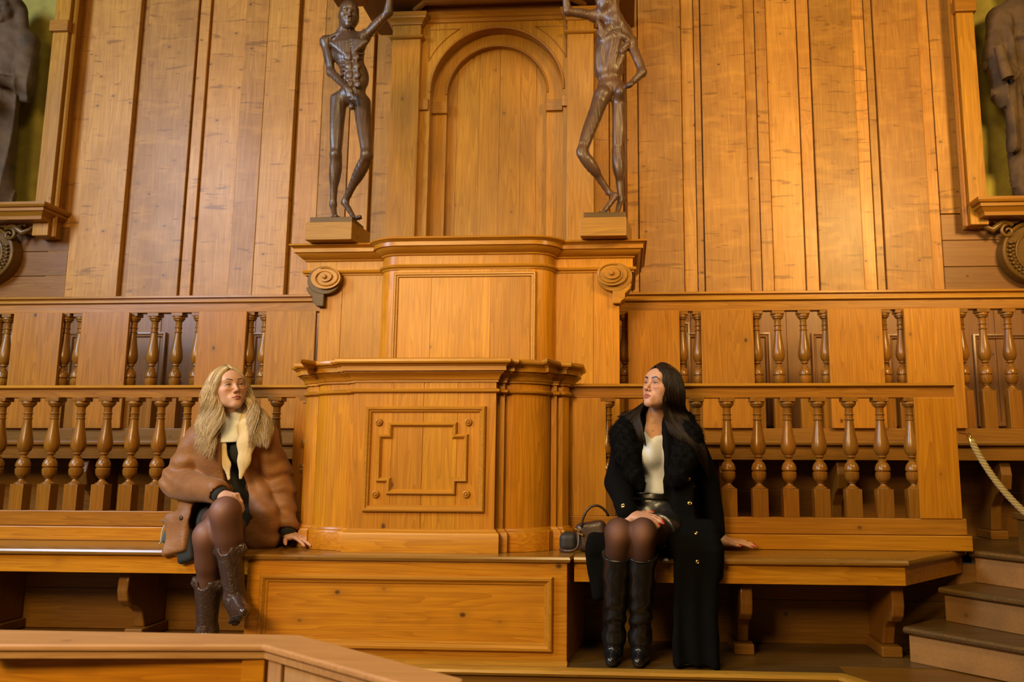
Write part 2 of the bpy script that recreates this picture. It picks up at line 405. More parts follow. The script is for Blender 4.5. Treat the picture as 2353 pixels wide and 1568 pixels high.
PRX, PLX = X(1303, 3.745, 1400), X(566, 3.745, 1350)
bR = bench('bench', 'long wooden bench with a slanted right end where the dark-haired woman sits',
    [(PRX+.03, YSR), (1.262, YSR), (1.702, 4.235), (1.702, 4.3), (PRX+.03, 4.3)], [(PRX+.03, YSR), (1.262, YSR), (1.702, 4.235)], 4.235, (PRX, 1.66), [1715, 2062])
bL = bench('bench', 'wooden bench on the left under the blonde woman',
    [(-4.3, YSL), (PLX-.005, YSL), (PLX-.005, 4.4), (-4.3, 4.4)], [(-4.3, YSL), (PLX-.005, YSL)], 4.31, (-4.3, PLX), [282, -70])

# ================================================================== SECOND ROW
MIDX = wood('shade_toned_second_row_pine', (.25, .105, .034), (.14, .055, .018), 'x', vary=.25, patch=.55, rough=.42)  # pine darkened: shade behind the front balustrade is put into the colour
def second_row(YB, x0, x1, boards, bals, label, label_b, zt, seat_px):
    right = x1 > 1
    zb = zt-.082; zs = Z(985, YB-.03, 1900 if right else 300)
    t = row((label, 'balustrade'), YB, x0, x1, bals, 850, zt, zb, zs); t.location = (x0, YB, 1.0)
    for ch in t.children: ch.location = (0, 0, SEAT-1.0)
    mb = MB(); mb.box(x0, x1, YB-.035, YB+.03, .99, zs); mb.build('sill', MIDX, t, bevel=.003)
    proto = baluster_mesh('baluster', TURN, zb-zs, .078, .232)
    for i, p in enumerate(bals):
        o = proto if i == 0 else proto.copy()
        if i: COL.objects.link(o)
        o.parent = t; o.location = (X(p, YB, 800)-x0, 0.005, zs-1.0)
    for a, b in boards:
        mb = MB(); xm = (X(a, YB-.04, 800)+X(b, YB-.04, 800))/2
        mb.box(X(a, YB-.05, 800), X(b, YB-.05, 800), YB-.062, YB-.038, zs, zb); mb.build('slat_board', RAILZ, t, bevel=.003)
    # the bench in front of it
    b = thing('bench', label_b, 'bench', loc=(x0, YB-.35, .47))
    zc = Z(1013, YB-.36, 1900 if right else 300)
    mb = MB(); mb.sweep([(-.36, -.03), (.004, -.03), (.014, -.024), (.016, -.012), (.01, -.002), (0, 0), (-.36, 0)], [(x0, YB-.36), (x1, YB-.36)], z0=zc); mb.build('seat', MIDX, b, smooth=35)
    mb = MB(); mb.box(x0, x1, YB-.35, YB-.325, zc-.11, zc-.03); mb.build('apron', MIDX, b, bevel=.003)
    mb = MB(); mb.box(x0, x1, YB-.0, YB+.03, .462, .72); mb.box(x0, x1, YB-.0, YB+.03, .722, zc-.03); mb.build('back_panel', DARKX, b)
    for p in seat_px:
        xx = X(p, YB-.2, 1100); zt2 = zc-.11
        mb = MB(); Yf = YB-.30
        mb.prism_yz([(YB, zt2), (Yf, zt2), (Yf-.02, zt2-.08), (Yf, zt2-.16), (Yf+.08, zt2-.2), (Yf+.14, zt2-.26), (Yf+.16, .51), (YB, .51)], xx-.03, xx+.03)
        q = mb.build('bracket', DARKZ, b, bevel=.006)
        mb = MB(); mb.box(xx-.05, xx+.05, Yf+.12, YB, .462, .51); mb.build('foot', DARKX, q, bevel=.005)
    return t
FLX, FRX = X(734, 4.75, 800), X(1424, 4.75, 800)
second_row(5.0, FRX, 4.4, [(1443, 1562), (1612, 1732), (1904, 2029), (2080, 2210)],
    [1436, 1567, 1606, 1739, 1789, 1848, 1899, 2033, 2073, 2211, 2262, 2320, 2376],
    'upper right-hand balustrade with flat boards between turned balusters, beside the pulpit', 'upper right-hand bench seen through the balusters behind the dark-haired woman', Z(683, 4.97, 1900), [2292, 1925, 1660])
second_row(5.1, -5.4, FLX, [(-95, -20), (27, 138), (184, 293), (453, 564), (609, 724)],
    [-8, 12, 148, 181, 303, 351, 406, 453, 572, 606],
    'upper left-hand balustrade with flat boards between turned balusters, beside the pulpit', 'upper left-hand bench seen through the balusters behind the blonde woman', Z(692, 5.07, 300), [215, 500])

# ================================================================== PODIUM, LECTERN, PULPIT
YP = 3.745
pod = thing('podium', 'broad panelled wooden podium carrying the lectern between the two women', 'podium', loc=((PLX+PRX)/2, YP, 0))
zt = SEAT
mb = MB(); mb.prism([(PLX, YP), (PRX, YP), (PRX+.055, 4.2), (PLX-.0, 4.2)], .0, zt-.03); mb.build('body', WX, pod, bevel=.003)
mb = MB(); mb.prism([(PLX+.02, YP+.02), (PRX-.02, YP+.02), (PRX+.03, 4.24), (PLX+.02, 4.24)], zt-.03, zt-.001)
mb.sweep([(-.1, -.03), (.004, -.03), (.014, -.024), (.018, -.012), (.012, -.002), (.002, 0), (-.1, 0)], [(PLX+.0, 4.2), (PLX, YP), (PRX, YP), (PRX+.055, 4.2)], z0=zt)
mb.build('top', SEATM, pod, smooth=35)
mb = MB()
fx0, fx1, fz0, fz1 = X(596, YP, 1400), X(1270, YP, 1400), Z(1494, YP, 1000), Z(1322, YP, 900)
rect_frame(mb, fx0, fx1, fz0, fz1, YP, [(0, 0), (0, .012), (.006, .018), (.016, .019), (.024, .012), (.028, .008), (.034, .007), (.042, -.002)])
mb.build('panel_moulding', WM, pod, smooth=30)
mb = MB(); mb.box(fx0+.035, fx1-.035, YP-.0015, YP+.02, fz0+.035, fz1-.035); mb.build('panel', WX, pod)
mb = MB(); mb.sweep([(0, -.04), (.012, -.04), (.028, -.03), (.03, -.012), (.02, -.002), (0, .004)], [(PLX-.03, YP-.02), (PRX+.004, YP-.02)], z0=.012); mb.build('base_nosing', CAPXW, pod, smooth=35)

YL = 3.86
xl, xr = X(815, YL, 900), X(1141, YL, 900); cx = (xl+xr)/2; hw = (xr-xl)/2
def lect_path(s=1):
    q = [(hw, YL), (hw, YL+.04), (hw+.035, YL+.04), (hw+.035, YL+.06)]
    n = 12
    q += [(hw+.038+.212*math.sin(a*math.pi/2/n), YL+.065+.135*(1-math.cos(a*math.pi/2/n))) for a in range(0, n+1)]
    q += [(hw+.252, YL+.185), (hw+.28, YL+.185), (hw+.28, YL+.205), (hw+.31, YL+.205), (hw+.338, YL+.24), (hw+.338, 4.30)]
    return q
h = lect_path()
path = [(cx-a, b) for a, b in h[::-1]]+[(cx+a, b) for a, b in h]
lec = thing('lectern', 'panelled wooden lectern with rounded corners standing on the podium', 'lectern', loc=(cx, 4.05, zt))
zlt = Z(821, YL-.08, 978)
zl = zlt-.115
mb = MB(); mb.prism(path, zt, zlt-.01); mb.build('body', WZ, lec, smooth=30)
mb = MB()
bx = [xl, X(903, YL, 950), X(974, YL, 950), X(1052, YL, 950), xr]
for a, b in zip(bx[:-1], bx[1:]): mb.box(a+.0004, b-(.0022 if b == bx[2] else .0004), YL-.004, YL+.01, zt, zlt-.02)
mb.build('front_boards', WZ, lec, bevel=.0008)
prof = [(0, 0), (.010, 0), (.010, .010), (.015, .013), (.017, .024), (.024, .034), (.038, .044), (.042, .047), (.042, .052), (.054, .053), (.054, .075), (.060, .078), (.064, .084), (.076, .088), (.080, .096), (.078, .108), (.072, .113), (0, .115)]
mb = MB(); mb.sweep(prof, path, z0=zl); mb.prism(path, zlt-.012, zlt-.001); mb.build('cornice', WM, lec, smooth=32)
zm = Z(899, YL, 975)
mb = MB(); mb.sweep([(0, -.012), (.008, -.010), (.016, -.004), (.017, .004), (.011, .011), (0, .014)], path, z0=zm); mb.build('string_moulding', WM, lec, smooth=40)
zb = Z(1217, YL, 975)-zt
mb = MB(); mb.sweep([(0, 0), (.026, 0), (.026, zb-.022), (.022, zb-.014), (.012, zb-.008), (.008, zb), (0, zb+.004)], path, z0=zt); mb.build('plinth', WX, lec, smooth=32, bevel=.001)
px0, px1, pz0, pz1 = X(838, YL, 1060), X(1115, YL, 1060), Z(1177, YL, 975), Z(934, YL, 975)
mb = MB(); rect_frame(mb, px0, px1, pz0, pz1, YL-.004, [(0, 0), (0, .012), (.007, .017), (.015, .016), (.020, .010), (.026, .009), (.032, 0)]); mb.build('panel_moulding', WM, lec, smooth=30)
ax0, ax1, bx0, bx1 = X(867, YL, 1060), X(1075, YL, 1060), X(891, YL, 1060), X(1049, YL, 1060)
za, zb_, zc_, zd = Z(1137, YL, 975), Z(1108, YL, 975), Z(998, YL, 975), Z(971, YL, 975)
cross = [(ax0, zb_), (ax0, zc_), (bx0, zc_), (bx0, zd), (bx1, zd), (bx1, zc_), (ax1, zc_), (ax1, zb_), (bx1, zb_), (bx1, za), (bx0, za), (bx0, zb_)]
mb = MB(); mb.sweep([(0, 0), (0, .009), (.006, .014), (.013, .013), (.018, .007), (.024, 0)], cross, closed=True, mapper=lambda a, b, h: (a, YL-.004-h, b)); mb.build('cross_moulding', WM, lec, smooth=30)
for p, q in ((872, 971), (1077, 971), (864, 1136), (1072, 1136)):
    c = at(p, q, YL)
    mb = MB(); mb.lathe([(.019, -.002), (.019, .004), (.015, .010), (.011, .011), (.009, .006), (.006, .006), (.0055, .011), (.002, .013)], (c[0], YL-.004, c[2]), 18, 'y'); mb.build('rosette', WM, lec, smooth=50)

# ---- pulpit with a bowed front
YF = 4.72
pul = thing('pulpit', 'tall wooden pulpit with a bowed front and scroll ends behind the lectern', 'pulpit', loc=((FLX+FRX)/2, 5.0, .47))
bl, br = X(869, 4.66, 700), X(1276, 4.66, 700); BU = .125; RX = .13
def bow(l, r, n=14):
    c = [(l, YF)]
    c += [(l+.012+RX*(1-math.cos(a*math.pi/2/n)), YF-.012-(BU-.012)*math.sin(a*math.pi/2/n)) for a in range(n+1)]
    c2 = [(l+r-a, b) for a, b in c[::-1]]
    return c+c2
ztop = Z(541, YF-BU-.085, 1075)
el, er = X(706, YF, 595), X(1454, YF, 595)
bp = bow(bl, br)
body = [(FLX, 5.3), (FLX, YF)]+bp+[(FRX, YF), (FRX, 5.3)]
ent = [(el, 5.3), (el, YF)]+bp+[(er, YF), (er, 5.3)]
zf = ztop-.098; zm2 = ztop-.168
mb = MB(); mb.prism(ent, zm2-.01, ztop-.003); mb.build('frieze', WZ, pul, smooth=30)
prof = [(0, 0), (.010, .004), (.012, .012), (.022, .016), (.036, .028), (.048, .040), (.050, .046), (.062, .048), (.062, .072), (.068, .075), (.074, .082), (.084, .086), (.086, .094), (.080, .098), (0, .098)]
mb = MB(); mb.sweep(prof, ent, z0=zf); mb.build('cornice', WM, pul, smooth=32)
mb = MB(); mb.sweep([(0, -.022), (.006, -.022), (.008, -.012), (.018, -.008), (.022, .002), (.016, .010), (0, .014)], ent, z0=zm2+.005); mb.build('string_moulding', WM, pul, smooth=35)
mb = MB(); zbm = .6
for a, b in ((FLX, X(783, YF, 750)), (X(783, YF, 750), bl+.01)): mb.box(a, b-.0012, YF, YF+.06, zbm, zm2)
mb.box(FLX, FLX+.03, YF+.06, 5.3, zbm, zm2); mb.build('side_boards', WZ, pul, bevel=.002); mb = MB()
for a, b in ((br-.01, X(1364, YF, 750)), (X(1364, YF, 750), FRX)): mb.box(a, b-.0012, YF, YF+.06, zbm, zm2)
mb.box(FRX-.03, FRX, YF+.06, 5.3, zbm, zm2)
mb.build('side_boards', WZ, pul, bevel=.002)
mb = MB(); mb.sweep([(0, zbm), (0, zm2)], bp); mb.f = mb.f[:-2]; mb.build('bowed_front', WZ, pul, smooth=30)
mb = MB(); yb = YF-BU
fb = [bl+.012+RX, X(990, yb, 720), X(1127, yb, 720), br-.012-RX]
for a, b in zip(fb[:-1], fb[1:]): mb.box(a+.0003, b-.0014, yb-.003, yb+.02, zbm, zm2)
mb.build('front_boards', WZ, pul, bevel=.0008)
mb = MB(); rect_frame(mb, X(904, yb, 700), X(1232, yb, 700), 1.0, Z(626, yb, 1075), yb-.003, [(0, 0), (0, .010), (.006, .016), (.014, .015), (.019, .009), (.026, .008), (.031, 0)]); mb.build('panel_moulding', WM, pul, smooth=30)
# scroll consoles (volutes) at both ends
def volute(sx, cxp, cyp, edge, mat, dark):
    c = at(cxp, cyp, YF-.05); R = .078; xs = c[0]; zs_ = c[2]
    mb = MB(); n_ = 40
    mb.prism_xz([(xs+sx*.016+.106*math.cos(2*math.pi*i/n_), zs_-.010+.088*math.sin(2*math.pi*i/n_)) for i in range(n_)], YF-.045, YF+.10)
    mb.prism_xz([(edge-sx*.04, zs_-.02), (edge+sx*.075, zs_-.055), (edge+sx*.062, zs_-.085), (edge+sx*.040, zs_-.108), (edge+sx*.034, zs_-.112), (edge+sx*.034, zs_-.142), (edge+sx*.012, zs_-.158), (edge+sx*.006, zs_-.172), (edge-sx*.04, zs_-.172)], YF-.043, YF+.09)
    v = mb.build('volute', mat, pul, bevel=.004)
    v['label'] = 'blackened scroll at the left end' if dark else 'brown scroll at the right end'
    def ell(rx, rz, y0, y1, n=36, ox=0, oz=0): return [(xs+ox+rx*math.cos(2*math.pi*i/n), zs_+oz+rz*math.sin(2*math.pi*i/n)) for i in range(n)], y0, y1
    mb = MB(); P, a, b = ell(.092, .068, YF-.066, YF-.04); mb.prism_xz(P, a, b)
    P, a, b = ell(.048 if not dark else .040, .034 if not dark else .030, YF-.080, YF-.05, ox=sx*-.004*0, oz=.004); mb.prism_xz(P, a, b)
    pts = [];
    for i in range(70):
        u = i/69; th = 2*math.pi*2.3*u+1.2; r = (1-u)**.9
        pts.append((xs+.088*r*math.cos(th)*sx, YF-.068-.012*u, zs_+.064*r*math.sin(th)+.004*u))
    mb.tube(pts, [.005*(1-.4*i/69) for i in range(70)], 6)
    mb.lathe([(.014, .0), (.014, .012), (.009, .017), (.002, .018)], (xs, YF-.078, zs_+.004), 16, 'y')
    mb.build('scroll_eye', dark or mat, v, smooth=40, bevel=.002)
VOLM = wood('volute_wood', (.50, .22, .055), (.33, .125, .028), 'x', knots=0, vary=.1, patch=.7, stain=(.16, .065, .025))
volute(-1, 750, 640, FLX, BLACKW, VOLM)
volute(1, 1406, 632, FRX, VOLM, None)
mb = MB(); xs0, xs1 = X(710, YF, 650), X(860, YF, 650)

# ================================================================== WALL BAY with the arched panel between the two figures
YN = 5.58
BAYZ = wood('bay_pine', (.48, .215, .060), (.25, .092, .022), 'z', vary=.25, patch=.55, knots=.6, coat=.05)
BAYX = wood('bay_moulding', (.38, .155, .042), (.24, .09, .022), 'x', vary=.15, patch=.4, knots=0)
bay = thing('arched_panelling', 'wooden wall bay with an arched recess and two pilasters between the bronze-coloured figures', 'panelling', loc=(-.87, YN, 2.0))
ac = (X(988, YN, 230)+X(1294, YN, 225))/2; ar = (X(1294, YN, 225)-X(988, YN, 230))/2
za_ = Z(64, YN, 1141); zsp = za_-ar; ztopb = Z(40, YN, 1141)+.02
def arch_plate(mb, x0, x1, z0, z1, c, r, zs, y0, y1, n=36):
    mb.box(x0, c-r, y0, y1, z0, z1); mb.box(c+r, x1, y0, y1, z0, z1)
    V = []; F = []
    for i in range(n+1):
        a = math.pi*(1-i/n); ax, az = c+r*math.cos(a), zs+r*math.sin(a)
        V += [(ax, y0, az), (ax, y1, az), (ax, y0, z1), (ax, y1, z1)]
    for i in range(n):
        a, b = i*4, (i+1)*4
        F += [(a, b, b+2, a+2), (a+1, a+3, b+3, b+1), (a, a+1, b+1, b), (a+2, b+2, b+3, a+3)]
    mb.add(V, F)
PL, PR = X(964, YN, 100), X(1306, YN, 180)
mb = MB(); arch_plate(mb, PL-.01, PR+.01, 1.9, ztopb, ac, ar, zsp, YN, YN+.13); mb.build('arch_frame', BAYZ, bay, smooth=25)
ir = (X(1258, YN+.13, 235)-X(1029, YN+.13, 235))/2; ic = (X(1258, YN+.13, 235)+X(1029, YN+.13, 235))/2; izs = Z(111, YN+.13, 1141)-ir
mb = MB(); arch_plate(mb, ac-ar-.03, ac+ar+.03, 1.9, ztopb, ic, ir, izs, YN+.10, YN+.16); mb.build('inner_arch', BAYZ, bay, smooth=25)
mb = MB(); x = ic-ir-.03
for w in (.10, .17, .16, .16, .12, .12): mb.box(x+.0006, min(x+w, ic+ir+.05)-.0006, YN+.15, YN+.19, 1.9, ztopb); x += w
mb.build('recess_boards', BAYZ, bay, bevel=.0012)
mb = MB()                                            # arch moulding rings
def ring(c, r, zs, y, rad, n=40): return [(c+r*math.cos(math.pi*(1-i/n)), y, zs+r*math.sin(math.pi*(1-i/n))) for i in range(n+1)]
mb.tube(ring(ac, ar+.004, zsp, YN-.002, .01), .009, 8); mb.tube(ring(ic, ir+.004, izs, YN+.098, .01), .008, 8)
mb.build('arch_mouldings', BAYX, bay, smooth=60)
for (a, b, t, u, dy, nm) in ((964, 985, 229, 255, .0, 'impost'), (1291, 1308, 220, 246, .0, 'impost')):
    mb = MB(); mb.box(X(a, YN, 240), X(b, YN, 240), YN-.022, YN+.02, Z(u, YN, a), Z(t, YN, a)); mb.build(nm, BAYX, bay, bevel=.004)
for (a, b, t, u) in ((988, 1029, 238, 264), (1255, 1293, 232, 257)):
    mb = MB(); mb.box(X(a, YN+.1, 240), X(b, YN+.1, 240), YN+.075, YN+.12, Z(u, YN+.1, a), Z(t, YN+.1, a)); mb.build('impost', BAYX, bay, bevel=.004)
for sx in (-1, 1):                                   # spandrel mouldings
    mb = MB(); R = ar+.075; zt_ = za_-.002
    xo = ac+sx*(ar+.02); arc = []
    a0 = math.acos((ar+.02)/R); a1 = math.asin(min(1, (zt_-zsp)/R))
    for i in range(13):
        a = a0+(a1-a0)*i/12; arc.append((ac+sx*R*math.cos(a), YN-.001, zsp+R*math.sin(a)))
    loop = arc+[(xo, YN-.001, zt_)]
    mb.tube(loop+[loop[0]], .005, 6); mb.build('spandrel_moulding', BAYX, bay, smooth=60)
for a0, a1, yr in ((901, 966, 110), (1303, 1364, 200)):
    x0, x1 = X(a0, YN-.05, yr), X(a1, YN-.05, yr)
    pm = MB(); pm.box(x0, x1, YN-.05, YN+.3, 1.9, ztopb); p = pm.build('pilaster', BAYZ, bay, bevel=.003)
    zc_ = Z(87 if a0 < 1000 else 74, YN-.05, a0)
    mb = MB(); mb.sweep([(0, -.018), (.012, -.014), (.022, -.004), (.022, .006), (.014, .012), (0, .016)], [(x0, YN+.1), (x0, YN-.05), (x1, YN-.05), (x1, YN+.1)], z0=zc_); mb.build('necking', BAYX, p, smooth=35)
    mb = MB(); mb.sweep([(0, 0), (.01, .004), (.014, .02), (.03, .034), (.042, .042), (.045, .055), (.052, .062), (.052, .085), (0, .09)], [(x0, YN+.1), (x0, YN-.05), (x1, YN-.05), (x1, YN+.1)], z0=Z(57 if a0 < 1000 else 45, YN-.05, a0)-.01); mb.build('capital', BAYX, p, smooth=35)
zcor = Z(51, YN, 1141)
mb = MB(); mb.sweep([(0, 0), (.012, .006), (.014, .03), (.024, .036), (.024, .055), (.05, .075), (.06, .09), (.06, .105), (0, .12)], [(PL, YN), (PR, YN)], z0=zcor); mb.build('cornice', BAYX, bay, smooth=32)

can = thing('canopy', 'dark wooden canopy over the pulpit held up by the two figures', 'canopy', loc=(-.9, 5.1, zcor))
zso = zcor+.10
mb = MB(); mb.prism([(-1.95, YN+.3), (-1.95, 5.1), (-1.6, 4.75), (-.25, 4.75), (.1, 5.1), (.1, YN+.3)], zso, zso+.08); mb.build('soffit', CANOPY, can, bevel=.004)
mb = MB(); mb.sweep([(0, 0), (.02, .0), (.035, -.02), (.02, -.035), (0, -.04)], [(-1.55, YN-.06), (-1.45, YN-.16), (-.38, YN-.16), (-.28, YN-.06)], z0=zso); mb.build('soffit_moulding', CANOPY, can, smooth=30)
for pxa, pxb, yy in ((776, 846, 17), (1372, 1443, 3)):
    a = at(pxa, yy, 4.92); b = at(pxb, yy, 4.92)
    mb = MB(); mb.box(a[0], b[0], 4.50, 4.92, a[2], a[2]+.05); mb.box(a[0]+.02, b[0]-.02, 4.53, 4.9, a[2]+.05, zso+.02); mb.build('corner_block', CANOPY, can, bevel=.004)

# ================================================================== STAIRS, ROPE, POST on the right
RISE = SEAT/3
st = thing('staircase', 'three worn wooden steps rising at the right edge beside the bench', 'stairs', loc=(1.5, 3.9, 0))
nos = [(0, -.03), (.012, -.03), (.022, -.022), (.024, -.012), (.016, -.002), (0, 0), (-.03, 0)]
for i, (pl, pr_, yl, yr) in enumerate((((2075, 1441), (2353, 1489), 0, 0), ((2156, 1350), (2353, 1379), 0, 0), ((2226, 1265), (2353, 1279), 0, 0))):
    z = RISE*(i+1); A = atz(*pl, z)[:2]; B = atz(*pr_, z)[:2]; d = (B-A)/np.linalg.norm(B-A); nrm = np.array([-d[1], d[0]])
    if nrm[1] < 0: nrm = -nrm
    E = A+d*2.0; A2 = A+nrm*.85-d*(.0 if i < 2 else 0); E2 = E+nrm*.85
    q = .028
    mb = MB(); mb.prism([A+nrm*q+d*.01, E+nrm*q, E2, A2+d*.01], 0 if i == 0 else z-RISE, z-.03)
    s_ = mb.build('riser', STEPM, st, bevel=.004)
    mb = MB(); mb.prism([A+nrm*.01, E+nrm*.01, E2, A2], z-.03, z-.0005); mb.sweep(nos, [A+nrm*.02, E+nrm*.02], z0=z); mb.build('tread', FLOORM, st, smooth=35)
mb = MB(); mb.box(1.62, 2.6, 4.24, 4.262, 0, .395); mb.build('end_board', STEPM, st, bevel=.002)
hk = at(2222, 1000, 4.14)
a = at(2232, 1012, 4.10)
hook = tag(None or MB().tube([(hk[0]-.03, 4.16, hk[2]+.012), (hk[0]-.004, 4.12, hk[2]+.004), (a[0]-.024, 4.10, a[2]+.010), (a[0]-.010, 4.10, a[2]+.006), (a[0]-.001, 4.10, a[2]+.014), (a[0]-.004, 4.10, a[2]+.028), (a[0]-.014, 4.10, a[2]+.034)], .004, 8).build('hook', BRASS, smooth=60),
    'brass hook screwed into the end post at the right', 'hook')
rope = thing('rope', 'twisted gold barrier rope sagging from the brass hook to the right', 'rope', loc=(hk[0]+.03, 4.1, hk[2]))
a = at(2232, 1012, 4.10); b = at(2284, 1105, 3.98); c = at(2353, 1182, 3.86); e = at(2430, 1235, 3.74)
def bez(P, n):
    P = [np.array(p) for p in P]; out = []
    for i in range(n+1):
        t = i/n; Q = P
        while len(Q) > 1: Q = [Q[j]*(1-t)+Q[j+1]*t for j in range(len(Q)-1)]
        out.append(Q[0])
    return out
cp = bez([a, at(2262, 1075, 4.04), at(2300, 1130, 3.95), at(2360, 1192, 3.85), e], 120)
mb = MB()
for k in range(3):
    pts = []
    for i, p in enumerate(cp):
        th = i*.55+k*2*math.pi/3; pts.append((p[0]+.0085*math.cos(th)*.8, p[1]+.0085*math.sin(th), p[2]+.0085*math.cos(th)*.6))
    mb.tube(pts, .0078, 7)
ROPE = plain('gold_rope', (.40, .27, .065), .5, noise=.35, nscale=300, sheen=.3)
mb.build('cord', ROPE, rope, smooth=60)
mb = MB(); mb.lathe([(.012, 0), (.014, .006), (.013, .03), (.009, .04), (.005, .046), (.004, .055)], (0, 0, 0), 14); o = mb.build('ferrule', BRASS, rope, smooth=45)
o.location = (a[0]+.012-rope.location.x, a[1]-rope.location.y, a[2]-.035-rope.location.z); o.data.transform(Matrix.Translation(Vector(rope.location))); o.data.transform(Matrix.Rotation(-.45, 4, 'Y'))
pt = thing('newel_post', 'short dark newel post at the right edge under the gold rope', 'post', loc=(float(at(2360, 1240, 3.95)[0]), 3.95, SEAT))
w0 = X(2362, 3.93, 1220); zt0 = Z(1187, 3.93, 2345)
mb = MB(); mb.box(w0, w0+.10, 3.93, 4.03, SEAT-.0, zt0-.02); mb.build('shaft', BLACKW, pt, bevel=.004)
mb = MB(); mb.box(w0-.016, w0+.116, 3.914, 4.046, zt0-.02, zt0+.012); mb.build('cap', BLACKW, pt, bevel=.008, seg=3)

# ================================================================== FOREGROUND PARAPET
par = thing('parapet', 'low pale-topped wooden parapet in the left foreground', 'parapet', loc=(-1.0, 2.05, -.17))
zb = .45
def ext(p, q, k): p, q = np.array(p), np.array(q); return q+(q-p)*k
A = atz(-60, 1481.5, zb)[:2]; B = atz(605, 1482, zb)[:2]; C_ = atz(885, 1560, zb)[:2]; A2 = atz(-60, 1446, zb)[:2]; B2 = atz(690, 1459, zb)[:2]; C2 = atz(1067, 1560, zb)[:2]
C_ = ext(B, C_, .45)
mb = MB(); mb.prism([A, B, C_, C2, B2, A2], zb-.018, zb)
mb.build('cap', CAPX, par, bevel=.006, seg=3)
mb = MB(); nv = np.array([0, .012])
mb.sweep([(-.06, -.035), (-.006, -.035), (-.004, -.02), (-.06, -.02)], [A, B, C_], z0=zb); mb.build('cap_moulding', CAPX, par, smooth=30)
d = (C_-B)/np.linalg.norm(C_-B); nn = np.array([-d[1], d[0]]);
if nn[1] < 0: nn = -nn
mb = MB(); mb.box(A[0], B[0]-.005, B[1]+.025, B[1]+.07, -.17, zb-.03); mb.box(B[0]-.06, B[0]+.0, B[1]+.014, B[1]+.026, -.17, zb-.03); mb.build('side_panel', WX, par, bevel=.003)
mb = MB()
L = np.linalg.norm(C_-B)
for i, (u0, u1) in enumerate(((0.0, .06), (.062, .31), (.312, .6))):
    p0 = B+d*u0+nn*(.016 if i == 0 else .024); p1 = B+d*min(u1, L)+nn*(.016 if i == 0 else .024)
    mb.prism([p0, p1, p1+nn*.04, p0+nn*.04], -.17, zb-.03)
mb.build('side_panel', PALEZ, par, bevel=.002)

# ================================================================== WALL NICHES at the two edges
OLIVE = plain('olive_painted_plaster', (.46, .36, .05), .75, col2=(.26, .20, .035), nscale=4, bump=.15, bscale=60)
CARV = wood('dark_carving_wood', (.15, .072, .030), (.08, .036, .016), 'x', knots=0, vary=.1, rough=.35, coat=.2)
def wall_niche(side):
    L_ = side < 0; yN = 5.74
    nm = 'left' if L_ else 'right'
    t = thing('wall_niche', f'shallow olive-backed wall niche with a pilaster frame and ledge at the {nm} edge', 'niche', loc=(X(10 if L_ else 2345, 6.0, 300), 6.0, 2.7))
    ledge_top = Z(464 if L_ else 451, yN-.12, 60 if L_ else 2320); ledge_bot = Z(498 if L_ else 486, yN-.08, 60 if L_ else 2320)
    xc = X(8 if L_ else 2352, 5.85, 300)
    # inner edge of the pilaster face
    xo = X(133 if L_ else 2216, yN, 300); xi = X(98 if L_ else 2257, yN, 300)
    mb = MB(); ww = abs(xc-xi)+.02; mb.box(xc-ww, xc+ww, 6.12, 6.16, ledge_top-.05, 5.4); mb.box(xc-ww-.02, xc-ww, yN+.08, 6.14, ledge_top-.05, 5.4); mb.box(xc+ww, xc+ww+.02, yN+.08, 6.14, ledge_top-.05, 5.4)
    mb.build('niche_back', OLIVE, t)
    for s in (-1, 1):
        a = xc+s*abs(xo-xc); b = xc+s*abs(xi-xc); x0, x1 = min(a, b), max(a, b)
        zb = Z(541 if L_ else 516, yN, 100 if L_ else 2240)
        mb = MB(); mb.box(x0, x1, yN, YW+.05, zb, 5.4)
        pz = mb.build('pilaster', BAYZ, t, bevel=.003)
        mb = MB(); e = a; mb.sweep([(0, 0), (.012, .010), (.02, .004), (.03, .012), (.04, .0)], [(e, zb), (e, 5.4)], mapper=(lambda p, q, h, e=e, s=s: (e+s*abs(p-e), yN+.02-h+.02, q)))
        mb.build('edge_moulding', BAYX, pz, smooth=30)
        zc_ = Z(62 if L_ else 15, yN, 110 if L_ else 2220)
        mb = MB(); mb.box(x0-.015, x1+.015, yN-.03, yN+.06, zc_-.05, zc_+.045); mb.build('capital', BAYX, pz, bevel=.006)
    mb = MB(); wl = abs(X(103 if L_ else 2248, yN-.14, 470)-xc)
    mb.sweep([(0, 0), (.02, .004), (.022, .03), (.05, .06), (.06, .062), (.06, .085), (.075, .09), (.085, .105), (.085, .125), (0, .13)],
        [(xc-wl+.085, YW), (xc-wl+.085, yN-.06), (xc+wl-.085, yN-.06), (xc+wl-.085, YW)], z0=ledge_top-.13)
    mb.prism([(xc-wl+.085, yN-.06), (xc+wl-.085, yN-.06), (xc+wl-.085, 6.12), (xc-wl+.085, 6.12)], ledge_top-.13, ledge_top-.002)
    mb.build('ledge', BAYX, t, smooth=32)
    return t, xc, ledge_top
nl, xcl, zll = wall_niche(-1); nr, xcr, zlr = wall_niche(1)
mb = MB()
wl_ = abs(X(133, 5.74, 300)-xcl)+.02
for i in range(9): mb.box(xcl-wl_-.35*(i+1)+.003, xcl-wl_-.35*i, YW-.01*(i % 2), YW+.05, 2.0, 5.6); mb.box(xcr+wl_+.35*i+.003, xcr+wl_+.35*(i+1), YW-.01*(i % 2), YW+.05, 2.0, 5.6)
tag(mb.build('wall_outer_boards', WALLM, bevel=.003), kind='structure')
